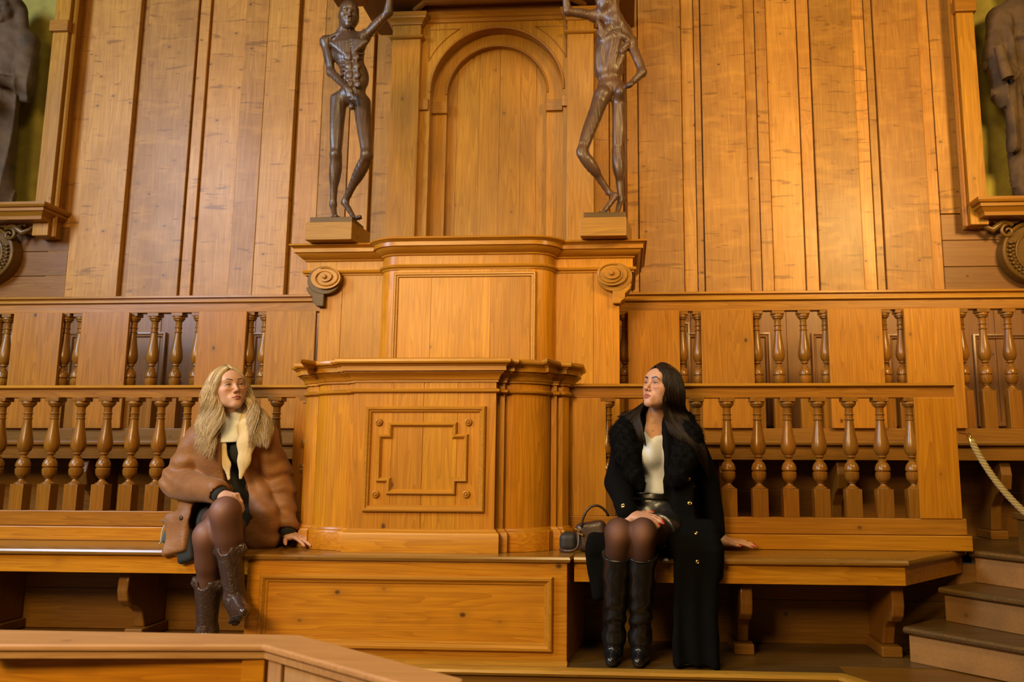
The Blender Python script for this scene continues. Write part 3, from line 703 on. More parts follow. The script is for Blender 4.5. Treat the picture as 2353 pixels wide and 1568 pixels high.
def cartouche(xc, zt, label, letter=None):
    yC = 5.80; t = thing('cartouche', label, 'carving', loc=(xc, yC, zt-.55))
    zc = zt-.36
    mb = MB(); n = 40
    mb.prism_xz([(xc+.25*math.cos(2*math.pi*i/n), zc+.235*math.sin(2*math.pi*i/n)) for i in range(n)], yC, YW)
    P = [(xc+.235*math.cos(2*math.pi*i/n), yC-.008, zc+.22*math.sin(2*math.pi*i/n)) for i in range(n+1)]; mb.tube(P, .016, 8)
    P = [(xc+.15*math.cos(2*math.pi*i/n), yC-.006, zc+.155*math.sin(2*math.pi*i/n)) for i in range(n+1)]; mb.tube(P, .011, 8)
    mb.build('shield', CARV, t, smooth=40)
    for s in (-1, 1):
        mb = MB()
        def curl(cx_, cz_, r0, turns, ph, sgn, th=.016):
            pts = [(cx_+s*r0*(1-.8*i/30)*math.cos(ph+sgn*turns*2*math.pi*i/30), yC-.022, cz_+r0*(1-.8*i/30)*math.sin(ph+sgn*turns*2*math.pi*i/30)) for i in range(31)]
            mb.tube(pts, [th*(1-.45*i/30) for i in range(31)], 8)
        curl(xc+s*.205, zc+.15, .055, 1.3, 2.2, -1); curl(xc+s*.155, zc+.245, .045, 1.2, 1.2, 1); curl(xc+s*.29, zc+.235, .040, 1.1, -.5, 1)
        mb.tube([(xc+s*.17, yC-.02, zc+.20), (xc+s*.24, yC-.03, zc+.22), (xc+s*.31, yC-.02, zc+.16), (xc+s*.36, yC-.01, zc+.19), (xc+s*.40, yC, zc+.235)], [.02, .024, .026, .018, .008], 8)
        for i in range(9):                          # leaves and berries down the rim
            a = .35-.16*i; q = .195
            mb.add(*blob((xc+s*q*math.cos(a), yC-.014, zc+q*math.sin(a)), (.020-.001*i, .012, .013)))
            mb.add(*blob((xc+s*(q-.022)*math.cos(a+.06), yC-.012, zc+(q-.022)*math.sin(a+.06)), (.010, .010, .010)))
        mb.build('scrollwork', CARV, t, smooth=60)
    if letter:
        cu = bpy.data.curves.new('inscription', 'FONT'); cu.body = letter; cu.size = .075; cu.extrude = .002
        cu.materials.append(plain('gilt_letter', (.55, .50, .38), .5)); tmp = bpy.data.objects.new('inscription_text', cu); COL.objects.link(tmp); bpy.context.view_layer.update()
        me = bpy.data.meshes.new_from_object(tmp.evaluated_get(bpy.context.evaluated_depsgraph_get())); bpy.data.objects.remove(tmp)
        o = bpy.data.objects.new('inscription', me); COL.objects.link(o); o.parent = t
        o.location = (xc-.055-t.location.x, -.012, zc+.03-t.location.z); o.rotation_euler = (math.pi/2, 0, 0)
        o['label'] = 'pale painted letter'
def blob(c, r, n=8):
    V = []; F = []
    for i in range(n//2+1):
        th = math.pi*i/(n//2)
        for k in range(n):
            a = 2*math.pi*k/n; V.append((c[0]+r[0]*math.sin(th)*math.cos(a), c[1]+r[1]*math.sin(th)*math.sin(a), c[2]+r[2]*math.cos(th)))
    for i in range(n//2):
        for k in range(n): F.append((i*n+k, (i+1)*n+k, (i+1)*n+(k+1) % n, i*n+(k+1) % n))
    return np.array(V), F
cartouche(xcl, zll-.0, 'dark carved oval cartouche with scrolls under the left niche')
cartouche(xcr, zlr-.0, 'dark carved oval cartouche with a pale letter under the right niche', 'A')

# ---- plinth blocks of the two anatomical figures
PLB = []
for (a, b, ztp, zbt, lab, wd) in ((701, 808, 511, 552, 'light wooden plinth block under the left bronze-coloured figure', .20), (1333, 1439, 500, 543, 'light wooden plinth block under the right bronze-coloured figure', .20)):
    yf = 4.56; x0, x1 = X(a, yf, 530), X(b, yf, 530); z1 = Z(ztp, yf, a)
    t = thing('plinth', lab, 'plinth', loc=((x0+x1)/2, yf+.1, ztop))
    mb = MB(); mb.prism([(x0, yf), (x1, yf), (x1+.035, yf+.24), (x0+.02, yf+.24)], ztop, z1); mb.build('block', wood('plinth_pine', (.40, .19, .07), (.22, .10, .035), 'x', knots=.5, vary=.2, patch=.4, rough=.5) if not PLB else PLB[0], t, bevel=.003)
    if not PLB: PLB.append(bpy.data.materials['plinth_pine'])
    PLB.append((x0, x1, yf, z1))

# ================================================================== LIGHT
def area(name, loc, target, size, energy, col, size_y=None, spread=None):
    l = bpy.data.lights.new(name, 'AREA'); l.energy = energy; l.color = col; l.size = size
    if size_y: l.shape = 'RECTANGLE'; l.size_y = size_y
    if spread: l.spread = spread
    o = bpy.data.objects.new(name, l); COL.objects.link(o); o.location = loc
    o.rotation_euler = (Vector(target)-Vector(loc)).to_track_quat('-Z', 'Y').to_euler(); return o
area('window_daylight', (-6.0, .9, 4.3), (-1.6, 5.2, 1.9), 1.6, 370, (.60, .77, 1.0), 2.6)
area('hall_lamp_main', (-3.0, -1.9, 3.3), (-.8, 4.6, 1.5), 2.2, 112, (1.0, .68, .29), 1.2, spread=math.radians(100))
area('hall_lamp_right', (3.0, 1.2, 3.9), (1.6, 5.8, 2.9), .9, 66, (1.0, .68, .25), .9, spread=math.radians(80))
area('overhead_soft_fill', (-.4, .2, 5.6), (-.6, 3.4, 0), 1.4, 125, (1.0, .72, .34), 1.4)  # broad overhead fill, added to brighten the parapet and floor
w = bpy.data.worlds.new('world'); SC.world = w; w.use_nodes = True
w.node_tree.nodes['Background'].inputs[0].default_value = (1.0, .70, .38, 1); w.node_tree.nodes['Background'].inputs[1].default_value = .03
SC.view_settings.exposure = 0.0
# ================================================================== smooth implicit bodies -> one continuous mesh each
def nrm(v): v = np.asarray(v, float); return v/max(np.linalg.norm(v), 1e-9)
def frame(f, u):
    """columns: side (subject's left), forward, up."""
    f = nrm(f); u = np.asarray(u, float); u = nrm(u-f*(u@f)); s = np.cross(u, f); return np.stack([s, f, u], 1)
class Body:
    def __init__(s): s.p = []; s.disp = None
    def _a(s, fn, c, R, k, op): s.p.append((fn, np.asarray(c, float), R, k, op)); return s
    def cap(s, a, b, ra, rb=None, k=.02, flat=None, op='u'):
        a = np.asarray(a, float); b = np.asarray(b, float); rb = ra if rb is None else rb; ab = b-a; L = max(ab@ab, 1e-12)
        if flat is not None: fv = nrm(flat[0]); fs = flat[1]
        def fn(P):
            q = P-a; t = np.clip(q@ab/L, 0, 1); w = q-t[:, None]*ab; r = ra+(rb-ra)*t
            if flat is None: return np.sqrt((w*w).sum(1))-r
            h = w@fv; w2 = (w*w).sum(1)+h*h*(1/fs**2-1); return (np.sqrt(w2)-r)*min(1, fs+.25)
        return s._a(fn, (a+b)/2, math.sqrt(L)/2+max(ra, rb)*(1 if flat is None else max(1, flat[1])), k, op)
    def chain(s, pts, rs, k=.02, flat=None, op='u'):
        for i in range(len(pts)-1): s.cap(pts[i], pts[i+1], rs[i], rs[i+1], k, flat, op)
        return s
    def ell(s, c, r, M=None, k=.02, op='u'):
        c = np.asarray(c, float); r = np.asarray(r, float)
        def fn(P):
            q = P-c
            if M is not None: q = q@M
            a = np.sqrt(((q/r)**2).sum(1)); b = np.sqrt(((q/r**2)**2).sum(1)); return a*(a-1)/np.maximum(b, 1e-6)
        return s._a(fn, c, r.max(), k, op)
    def box(s, c, h, M=None, rd=.01, k=.01, op='u'):
        c = np.asarray(c, float); h = np.asarray(h, float)-rd
        def fn(P):
            q = P-c
            if M is not None: q = q@M
            d = np.abs(q)-h; return np.sqrt((np.maximum(d, 0)**2).sum(1))+np.minimum(d.max(1), 0)-rd
        return s._a(fn, c, float(np.linalg.norm(h))+rd, k, op)
    def half(s, c, n, k=.005):
        """cut away everything on the side n points to."""
        c = np.asarray(c, float); n = nrm(n)
        return s._a(lambda P: -((P-c)@n), c, 99, k, 's')
    def grow(s, e):
        b = Body(); b.p = [((lambda P, f=fn: f(P)-e), c, R+e, k, op) for fn, c, R, k, op in s.p if op == 'u']; return b
    def __call__(s, P):
        d = np.full(len(P), .3)
        for fn, c, R, k, op in s.p:
            if R < 50:
                m = ((P-c)**2).sum(1) < (R+k+.07)**2
                if not m.any(): continue
                q = P[m]
            else: m = slice(None); q = P
            e = fn(q); a = d[m]
            if op == 's': e = -e; a2 = -a; e2 = -e; h = np.maximum(k-np.abs(a2-e2), 0)/k; d[m] = -(np.minimum(a2, e2)-h*h*k*.25)
            elif op == 'i': d[m] = np.maximum(a, e)
            else: h = np.maximum(k-np.abs(a-e), 0)/k; d[m] = np.minimum(a, e)-h*h*k*.25
        if s.disp is not None: d = d+s.disp(P)
        return d
def surf(F, lo, hi, h):
    """surface nets on a sparsely evaluated grid."""
    lo = np.asarray(lo, float); hi = np.asarray(hi, float); B = 4
    nb = np.ceil((hi-lo)/(h*B)).astype(int)+1; N = nb*B+1
    gc = np.stack(np.meshgrid(*[np.arange(n) for n in nb], indexing='ij'), -1).reshape(-1, 3)
    dc = F(lo+(gc+.5)*h*B)
    act = np.abs(dc) < h*B*1.35
    D = np.repeat(np.repeat(np.repeat(np.sign(dc).reshape(nb).astype(np.float32), B, 0), B, 1), B, 2)
    D = np.pad(D, ((0, 1), (0, 1), (0, 1)), constant_values=1.0)
    off = np.stack(np.meshgrid(*[np.arange(B+1)]*3, indexing='ij'), -1).reshape(-1, 3)
    g = gc[act]
    for i in range(0, len(g), 4000):
        idx = (g[i:i+4000, None, :]*B+off[None]).reshape(-1, 3)
        D[idx[:, 0], idx[:, 1], idx[:, 2]] = F(lo+idx*h)
    ins = D < 0
    for ax in range(3):
        sl = [slice(None)]*3; sl[ax] = 0; ins[tuple(sl)] = False; sl[ax] = -1; ins[tuple(sl)] = False
    cnt = np.zeros(tuple(n-1 for n in N), np.int8); C8 = [(i, j, k) for i in (0, 1) for j in (0, 1) for k in (0, 1)]
    for i, j, k in C8: cnt += ins[i:N[0]-1+i, j:N[1]-1+j, k:N[2]-1+k]
    ci = np.argwhere((cnt > 0) & (cnt < 8)); vid = np.full(cnt.shape, -1, np.int32); vid[ci[:, 0], ci[:, 1], ci[:, 2]] = np.arange(len(ci))
    val = np.stack([D[ci[:, 0]+i, ci[:, 1]+j, ci[:, 2]+k] for i, j, k in C8], 1); sg = np.stack([ins[ci[:, 0]+i, ci[:, 1]+j, ci[:, 2]+k] for i, j, k in C8], 1)
    acc = np.zeros((len(ci), 3)); w = np.zeros(len(ci)); cc = np.array(C8, float)
    for a in range(8):
        for b in range(a+1, 8):
            if abs(cc[a]-cc[b]).sum() != 1: continue
            m = sg[:, a] != sg[:, b]
            t = np.clip(val[:, a]/np.where(np.abs(val[:, a]-val[:, b]) < 1e-9, 1e-9, val[:, a]-val[:, b]), 0, 1)
            p = cc[a]+(cc[b]-cc[a])*t[:, None]; acc[m] += p[m]; w[m] += 1
    V = lo+(ci+acc/w[:, None])*h
    Q = []
    for ax in range(3):
        s0 = [slice(None)]*3; s1 = [slice(None)]*3; s0[ax] = slice(0, -1); s1[ax] = slice(1, None)
        A, Bb = ins[tuple(s0)], ins[tuple(s1)]; e = np.argwhere(A != Bb)
        u, v = [(1, 2), (2, 0), (0, 1)][ax]
        ok = (e[:, u] > 0) & (e[:, v] > 0) & (e[:, u] < N[u]-1) & (e[:, v] < N[v]-1); e = e[ok]
        fl = A[e[:, 0], e[:, 1], e[:, 2]]; ids = []
        for du, dv in ((-1, -1), (0, -1), (0, 0), (-1, 0)):
            c = e.copy(); c[:, u] += du; c[:, v] += dv; ids.append(vid[c[:, 0], c[:, 1], c[:, 2]])
        q = np.stack(ids, 1); q[~fl] = q[~fl][:, ::-1]; Q.append(q)
    Q = np.concatenate(Q); Q = Q[(Q >= 0).all(1)]
    return V, Q
def relax(V, Q, n=1, lam=.5):
    for _ in range(n):
        acc = np.zeros_like(V); w = np.zeros(len(V))
        for i in range(4):
            a, b = Q[:, i], Q[:, (i+1) % 4]
            np.add.at(acc, a, V[b]); np.add.at(w, a, 1); np.add.at(acc, b, V[a]); np.add.at(w, b, 1)
        V = V+(acc/np.maximum(w, 1)[:, None]-V)*lam
    return V
def link_mesh(name, V, Q, mat, parent=None, col=None, smooth=True):
    me = bpy.data.meshes.new(name)
    o0 = np.array(parent_world(parent)) if parent is not None else np.zeros(3)
    nv, nq = len(V), len(Q)
    me.vertices.add(nv); me.vertices.foreach_set('co', (V-o0).astype(np.float32).ravel())
    me.loops.add(nq*4); me.loops.foreach_set('vertex_index', Q.astype(np.int32).ravel())
    me.polygons.add(nq); me.polygons.foreach_set('loop_start', np.arange(0, nq*4, 4, dtype=np.int32))
    me.update(calc_edges=True); me.validate()
    if col is not None:
        at_ = me.color_attributes.new('Col', 'FLOAT_COLOR', 'POINT')
        at_.data.foreach_set('color', np.concatenate([col, np.ones((nv, 1))], 1).astype(np.float32).ravel())
    if smooth: me.shade_smooth()
    me.materials.append(mat)
    o = bpy.data.objects.new(name, me); COL.objects.link(o)
    if parent is not None: o.parent = parent
    return o
def body_mesh(name, B, lo, hi, h, mat, parent=None, fine=(), colf=None, rel=1):
    """fine: [(lo, hi, h)] regions meshed more finely, taken over from the coarse mesh so that the skin stays whole."""
    parts = [(lo, hi, h)]+list(fine); Vs = []; Qs = []; n = 0
    for i, (a, b, hh) in enumerate(parts):
        V, Q = surf(B, a, b, hh); V = relax(V, Q, rel, .4); c = V[Q].mean(1); keep = np.ones(len(Q), bool)
        if i: keep &= ((c > np.array(a)+2*hh) & (c < np.array(b)-2*hh)).all(1)
        for a2, b2, h2 in parts[i+1:]: keep &= ~((c > np.array(a2)+h2*2+hh*.6) & (c < np.array(b2)-h2*2-hh*.6)).all(1)
        Vs.append(V); Qs.append(Q[keep]+n); n += len(V)
    V = np.concatenate(Vs); Q = np.concatenate(Qs)
    used = np.unique(Q); mp = np.full(len(V), -1); mp[used] = np.arange(len(used)); V = V[used]; Q = mp[Q]
    return link_mesh(name, V, Q, mat, parent, colf(V) if colf else None)
def vcol_mat(name, rough=.45, sss=0.0, bump=0.0, bscale=300, spec=.5, coat=0.0, sheen=0.0, metal=0.0, mottled=0.0):
    k = NT(name); a = k.n('ShaderNodeAttribute'); a.attribute_name = 'Col'; tc = k.n('ShaderNodeTexCoord').outputs['Object']
    c = a.outputs['Color']
    if mottled: c = k.mix(k.math('MULTIPLY', k.noise(tc, 55, 4), mottled), c, (.25, .08, .05), 'MULTIPLY')
    k.link(c, k.b.inputs['Base Color']); k.b.inputs['Roughness'].default_value = rough; k.b.inputs['Specular IOR Level'].default_value = spec
    k.b.inputs['Coat Weight'].default_value = coat; k.b.inputs['Sheen Weight'].default_value = sheen; k.b.inputs['Metallic'].default_value = metal
    if sss: k.b.inputs['Subsurface Weight'].default_value = sss; k.b.inputs['Subsurface Radius'].default_value = (.008, .0035, .002); k.b.inputs['Subsurface Scale'].default_value = 1.0
    if bump: k.bump(k.noise(tc, bscale, 3), bump, .001)
    return k.m

HANDSEG = []
def hand(B, w, f, n, k_side, curl, spread=.0, sc=1.0, thumb=None, tips=None, k=.006):
    """palm from wrist w along f, back of the hand towards n; k_side: direction of the thumb side; curl: per finger bend angles in radians."""
    f = nrm(f); n = nrm(np.asarray(n, float)-f*(np.asarray(n, float)@f)); t = np.cross(f, n)
    if t@np.asarray(k_side, float) < 0: t = -t
    w = np.asarray(w, float)
    P = lambda a, b, c: w+(f*a+t*b+n*c)*sc
    B.cap(P(-.02, 0, 0), P(.02, 0, 0), .026*sc, .027*sc, .02, (n, .72))
    for b, l in ((.026, .080), (.009, .086), (-.009, .082), (-.026, .073)): B.cap(P(.012, b*.55, 0), P(l, b, .002), .015*sc, .0105*sc, .014, (n, .85))
    B.ell(P(.035, .026, -.007), (.020*sc, .013*sc, .012*sc), np.stack([f, t, n], 1), .014)
    segs = []; lens = [(.040, .024, .019), (.044, .027, .020), (.041, .025, .019), (.032, .020, .017)]; nails = []
    for i, (b, l0) in enumerate(((.026, .080), (.009, .087), (-.009, .083), (-.026, .073))):
        p = P(l0, b, .002); c = curl[i] if not np.isscalar(curl) else curl
        c = c if hasattr(c, '__len__') else (c*.8, c, c*.7)
        ang = 0; d0 = nrm(f+t*(1.5-i)*spread)
        R = [.0092, .0084, .0077, .0066]
        for j in range(3):
            ang += c[j]; d = d0*math.cos(ang)-n*math.sin(ang); q = p+d*lens[i][j]*sc; segs.append((p, q))
            B.cap(p, q, R[j]*sc*(.9 if i == 3 else 1), R[j+1]*sc*(.9 if i == 3 else 1), k); p = q
        up = n*math.cos(ang)+d0*math.sin(ang); nails.append((p+up*.0045*sc-d*.001, d, up))
    td = thumb if thumb is not None else nrm(f*.75+t*.65-n*.25)
    p = P(.018, .022, -.006); td = nrm(td); td2 = nrm(td*.8+f*.5)
    q = p+td*.040*sc; B.cap(p, q, .014*sc, .0105*sc, .014); q2 = q+nrm(td*.9+f*.3)*.030*sc; B.cap(q, q2, .0102*sc, .0088*sc, .006); q3 = q2+td2*.022*sc; B.cap(q2, q3, .0088*sc, .0068*sc, .006)
    nails.append((q3+n*.004*sc, td2, n)); HANDSEG[:] = segs
    return nails

def head(B, c, M, sc=1.0, lean=False, bones=0.0):
    """face with sockets, lids, nose, lips, jaw and ears; returns feature points in world space."""
    W = lambda x, y, z: np.asarray(c)+M@(np.array([x, y, z])*sc)
    E = lambda x, y, z, r, k=.02, op='u': B.ell(W(x, y, z), np.array(r)*sc, M, k*sc, op)
    K = lambda a, b, ra, rb, k=.01, op='u', fl=None: B.cap(W(*a), W(*b), ra*sc, rb*sc, k*sc, fl, op)
    E(0, -.014, .038, (.071, .090, .083)); E(0, .020, .020, (.063, .067, .075), .03)
    E(0, .034, -.030, (.050, .050, .076), .035)
    for s in (-1, 1):
        K((s*.046, -.002, -.045), (s*.012, .066, -.093), .018, .013, .028); E(s*.037, .055, -.018, (.024, .022, .024), .025)
        E(s*.047, .030, -.010, (.020, .035, .022), .025)
    for s in (-1, 1): E(s*.035, .034, -.050, (.019, .030, .026), .03); E(s*.032, .0770, -.0135, (.016, .0095, .008), .012)
    E(0, .074, -.094, (.019, .014, .014), .02)
    K((-.034, .079, .026), (.034, .079, .026), .010, .010, .02); E(0, .070, .045, (.048, .022, .034), .03)
    for s in (-1, 1): E(s*.031, .100, .004, (.0185, .0190, .0118), .012, 's')
    K((0, .084, .020), (0, .106, -.026), .0070, .0085, .012); E(0, .1075, -.030, (.0095, .0095, .0085), .008)
    for s in (-1, 1):
        E(s*.0115, .097, -.034, (.0068, .0085, .0065), .006); E(s*.0065, .103, -.0395, (.0032, .005, .0028), .003, 's')
        e = W(s*.031, .0755, .004); B.ell(e, np.array([.0128]*3)*sc, M, .002*sc)
        pts = [(s*.0165, .0835, .002), (s*.023, .0880, .0088), (s*.031, .0890, .0114), (s*.039, .0858, .0094), (s*.0468, .0788, .0036)]
        for a, b in zip(pts[:-1], pts[1:]): K(a, b, .0028, .0028, .004)
        pts = [(s*.0165, .0835, .001), (s*.024, .0868, -.0035), (s*.031, .0875, -.0052), (s*.039, .0848, -.0040), (s*.0465, .0790, .0020)]
        for a, b in zip(pts[:-1], pts[1:]): K(a, b, .0016, .0016, .005)
    E(0, .075, -.062, (.030, .018, .022), .02)
    for s in (-1, 1):
        K((s*.0235, .0835, -.0640), (s*.006, .0945, -.0588), .0028, .0048, .004); K((s*.006, .0945, -.0588), (0, .0945, -.0600), .0048, .0042, .004)
        K((s*.0205, .0840, -.0660), (s*.006, .0930, -.0700), .0030, .0058, .004); K((s*.006, .0930, -.0700), (0, .0935, -.0705), .0058, .0058, .004)
        K((s*.024, .0875, -.0644), (0, .1000, -.0645), .0012, .0014, .003, 's')
        E(s*.071, -.010, -.004, (.0075, .017, .029), .01); E(s*.0775, -.006, 0, (.004, .008, .015), .006, 's')
    return W
def face_colors(W, M, sc, skin, iris, lips, brow, gaze, brow_w=.0042):
    """per-vertex colours of skin, eyes, lips and brows (pigment only)."""
    gz = nrm(gaze)
    def f(V, C):
        L = (V-W(0, 0, 0))@M/sc; x, y, z = L.T; ax = np.abs(x)
        near = (np.abs(L) < np.array([.09, .13, .14])).all(1)
        chk = near & (y > .02); g = np.exp(-(((ax-.040)/.02)**2+((z+.022)/.020)**2)); C[chk] = C[chk]*(1-.35*g[chk, None])+np.array([.50, .13, .075])*(.35*g[chk, None])
        sm = lambda d, w=.0009: np.clip(.5-d/(2*w), 0, 1)
        def paint(wt, col):
            C[:] = C*(1-wt[:, None])+np.array(col)*wt[:, None]
        t = np.clip(ax/.024, 0, 1)
        top = -.0540-.0095*t**1.5+.0012*np.exp(-((ax-.006)/.004)**2); bot = -.0775+.012*t**1.6
        paint(near*(y > .07)*sm(ax-.0240)*sm(z-top)*sm(bot-z), lips)
        paint(near*(y > .07)*sm(ax-.0225)*sm(np.abs(z+.0645)-.0007, .0006)*.8, np.array(lips)*.3)
        bz = .0265+.0070*np.clip((ax-.012)/.024, 0, 1)-.0105*np.clip((ax-.036)/.018, 0, 1)**1.3
        bw = brow_w*.8*(1-.6*np.clip((ax-.034)/.02, 0, 1))
        paint(near*(y > .05)*sm(.0115-ax, .002)*sm(ax-.053, .002)*sm(np.abs(z-bz)-bw, .0011), brow)
        for s in (-1, 1):
            sh = near*(y > .05)*(np.sign(x) == s)*np.exp(-((ax-.032)/.0175)**2-((z-.0060)/.0085)**2); paint(sh*.55, np.array(brow)*.6+np.array([.14, .055, .03]))
            e = W(s*.031, .0755, .004); q = V-e; r = np.linalg.norm(q, axis=1)
            eye = (near & (y > .07))*sm(r-.01325*sc, .0004)
            ca = np.degrees(np.arccos(np.clip((q@gz)/np.maximum(r, 1e-9), -1, 1)))
            paint(eye, (.58, .55, .53)); paint(eye*sm(ca-31, 2.5), iris); paint(eye*sm(ca-12, 2), (.006, .005, .005))
            lash = near*(y > .070)*(np.sign(x) == s)*sm(np.abs(ax-.0318)-.0160)
            u = ((ax-.0318)/.0155)**2
            paint(lash*sm(np.abs(z-(.0046+.0056*(1-u)))-.0015, .0008), (.012, .011, .009))
            paint(lash*sm(np.abs(z-(.0030-.0062*(1-u)))-.0004, .0007)*.3, (.06, .03, .02))
        return C
    return f

def strands(name, guides, n, mat, parent, rad=.0016, wave=0.0, wfreq=3.0, jit=.004, seed=1, pts=16, sides=5, thick=.012, taper=.35, endvar=.12, phase_lock=1.2, clump=0, cs=.7):
    """hair locks interpolated between guide curves (lists of 3-D points, root to tip)."""
    rg = np.random.default_rng(seed); mb = MB()
    G = []
    for g in guides:
        g = np.array(g, float); d = np.r_[0, np.cumsum(np.linalg.norm(np.diff(g, axis=0), axis=1))]; d /= d[-1]
        t = np.linspace(0, 1, 40); G.append(np.stack([np.interp(t, d, g[:, i]) for i in range(3)], 1))
    G = np.array(G)
    for _ in range(3): G[:, 1:-1] = (G[:, :-2]+2*G[:, 1:-1]+G[:, 2:])/4
    m = len(G)
    for _ in range(n):
        u = rg.uniform(0, m-1); i = min(int(u), m-2); w = u-i
        c = G[i]*(1-w)+G[i+1]*w
        uc = u
        if clump:
            uc = (np.floor(u/(m-1)*clump)+.5)/clump*(m-1); ic = min(int(uc), m-2); cc_ = G[ic]*(1-(uc-ic))+G[ic+1]*(uc-ic); w_ = (np.linspace(0, 1, 40)**1.5)[:, None]*cs; c = c*(1-w_)+cc_*w_
        L = 1-rg.uniform(0, endvar); t = np.linspace(0, L, pts)*39
        c = np.stack([np.interp(t, np.arange(40), c[:, a]) for a in range(3)], 1)
        s = np.linspace(0, 1, pts)[:, None]
        o = rg.normal(0, 1, 3)*np.array([jit, thick*.5, jit])
        c = c+o*np.clip(s*3+.25, 0, 1)*(1-.35*s)
        if wave:
            ph = rg.normal(0, .18)+uc*phase_lock; a = wave*np.clip((s-.12)*2, 0, 1)
            c = c+a*np.concatenate([np.sin(2*math.pi*wfreq*s+ph), .6*np.cos(2*math.pi*wfreq*s+ph), .25*np.sin(2*math.pi*wfreq*s+ph+1)], 1)
        r = rad*(1-(1-taper)*s[:, 0]**2)*rg.uniform(.7, 1.3); mb.tube(c, r, sides)
    return mb.build(name, mat, parent, smooth=True)
def hair_mat(name, a, b, root=None, rough=.36, spec=.4):
    k = NT(name); geo = k.n('ShaderNodeNewGeometry'); tc = k.n('ShaderNodeTexCoord').outputs['Object']
    c = k.mix(k.ramp(geo.outputs['Random Per Island'], [(.1, 0.0), (.9, 1.0)]), a, b)
    if root is not None:
        sx = k.n('ShaderNodeSeparateXYZ'); k.link(tc, sx.inputs[0])
        c = k.mix(k.ramp(k.math('SUBTRACT', sx.outputs[2], root[1]), [(.0, 0.0), (.035, 1.0)]), c, root[0])
    k.link(c, k.b.inputs['Base Color']); k.b.inputs['Roughness'].default_value = rough; k.b.inputs['Specular IOR Level'].default_value = spec
    return k.m
# ================================================================== the carved figures
def bronze(name, a, b, rough=.42, spec=.5, coat=.18):
    k = NT(name); tc = k.n('ShaderNodeTexCoord').outputs['Object']
    st = k.scale(tc, (60, 60, 14)); f = k.noise(st, 1.0, 4, .6, .8); g = k.noise(tc, 7, 3)
    k.link(k.mix(k.ramp(g, [(.3, 0.0), (.7, 1.0)]), a, b), k.b.inputs['Base Color'])
    k.b.inputs['Roughness'].default_value = rough; k.b.inputs['Specular IOR Level'].default_value = spec; k.b.inputs['Coat Weight'].default_value = coat; k.b.inputs['Coat Roughness'].default_value = .25
    k.bump(f, .35, .003); return k.m
FIG = bronze('dark_waxed_limewood', (.105, .052, .024), (.055, .030, .017))
FIG2 = bronze('brown_waxed_limewood', (.135, .062, .026), (.075, .036, .018))
STONE = bronze('dark_painted_figure', (.14, .078, .036), (.060, .036, .019), .7, .22, 0.0)

def foot(B, ankle, toe, r=.022, h=.018):
    a = np.array(ankle); t = np.array(toe); d = nrm(t-a); side = nrm(np.cross(d, (0, 0, 1)))
    base = np.array([a[0], a[1], t[2]])
    B.ell(base-nrm(np.array([d[0], d[1], 0]))*.015+np.array([0, 0, .012]), (.020, .020, .020), None, .02)
    B.cap(a-np.array([0, 0, .005]), base*.35+t*.65+np.array([0, 0, .004]), r*.95, r*.62, .02); B.cap(base, t, .017, r*.55, .015)
    for i in range(5):
        o = side*(i-2)*.0105; L = (.030, .029, .026, .022, .018)[i]
        s0 = base*.25+t*.75+o; B.cap(s0, s0+nrm(np.array([d[0], d[1], 0]))*L, .0075 if i == 0 else .006, .006 if i == 0 else .005, .004)

def muscle(B, a, b, r, w=.5, k=.012, bulge=None):
    """spindle between two points."""
    a = np.array(a, float); b = np.array(b, float); ax = nrm(b-a); L = np.linalg.norm(b-a)
    ref = np.array([0, 1., 0]) if abs(ax[1]) < .9 else np.array([1., 0, 0]); s = nrm(np.cross(ax, ref)); t = np.cross(ax, s)
    B.ell((a*(1-w)+b*w), (r, r, L*.56), np.stack([s, t, ax], 1), k)

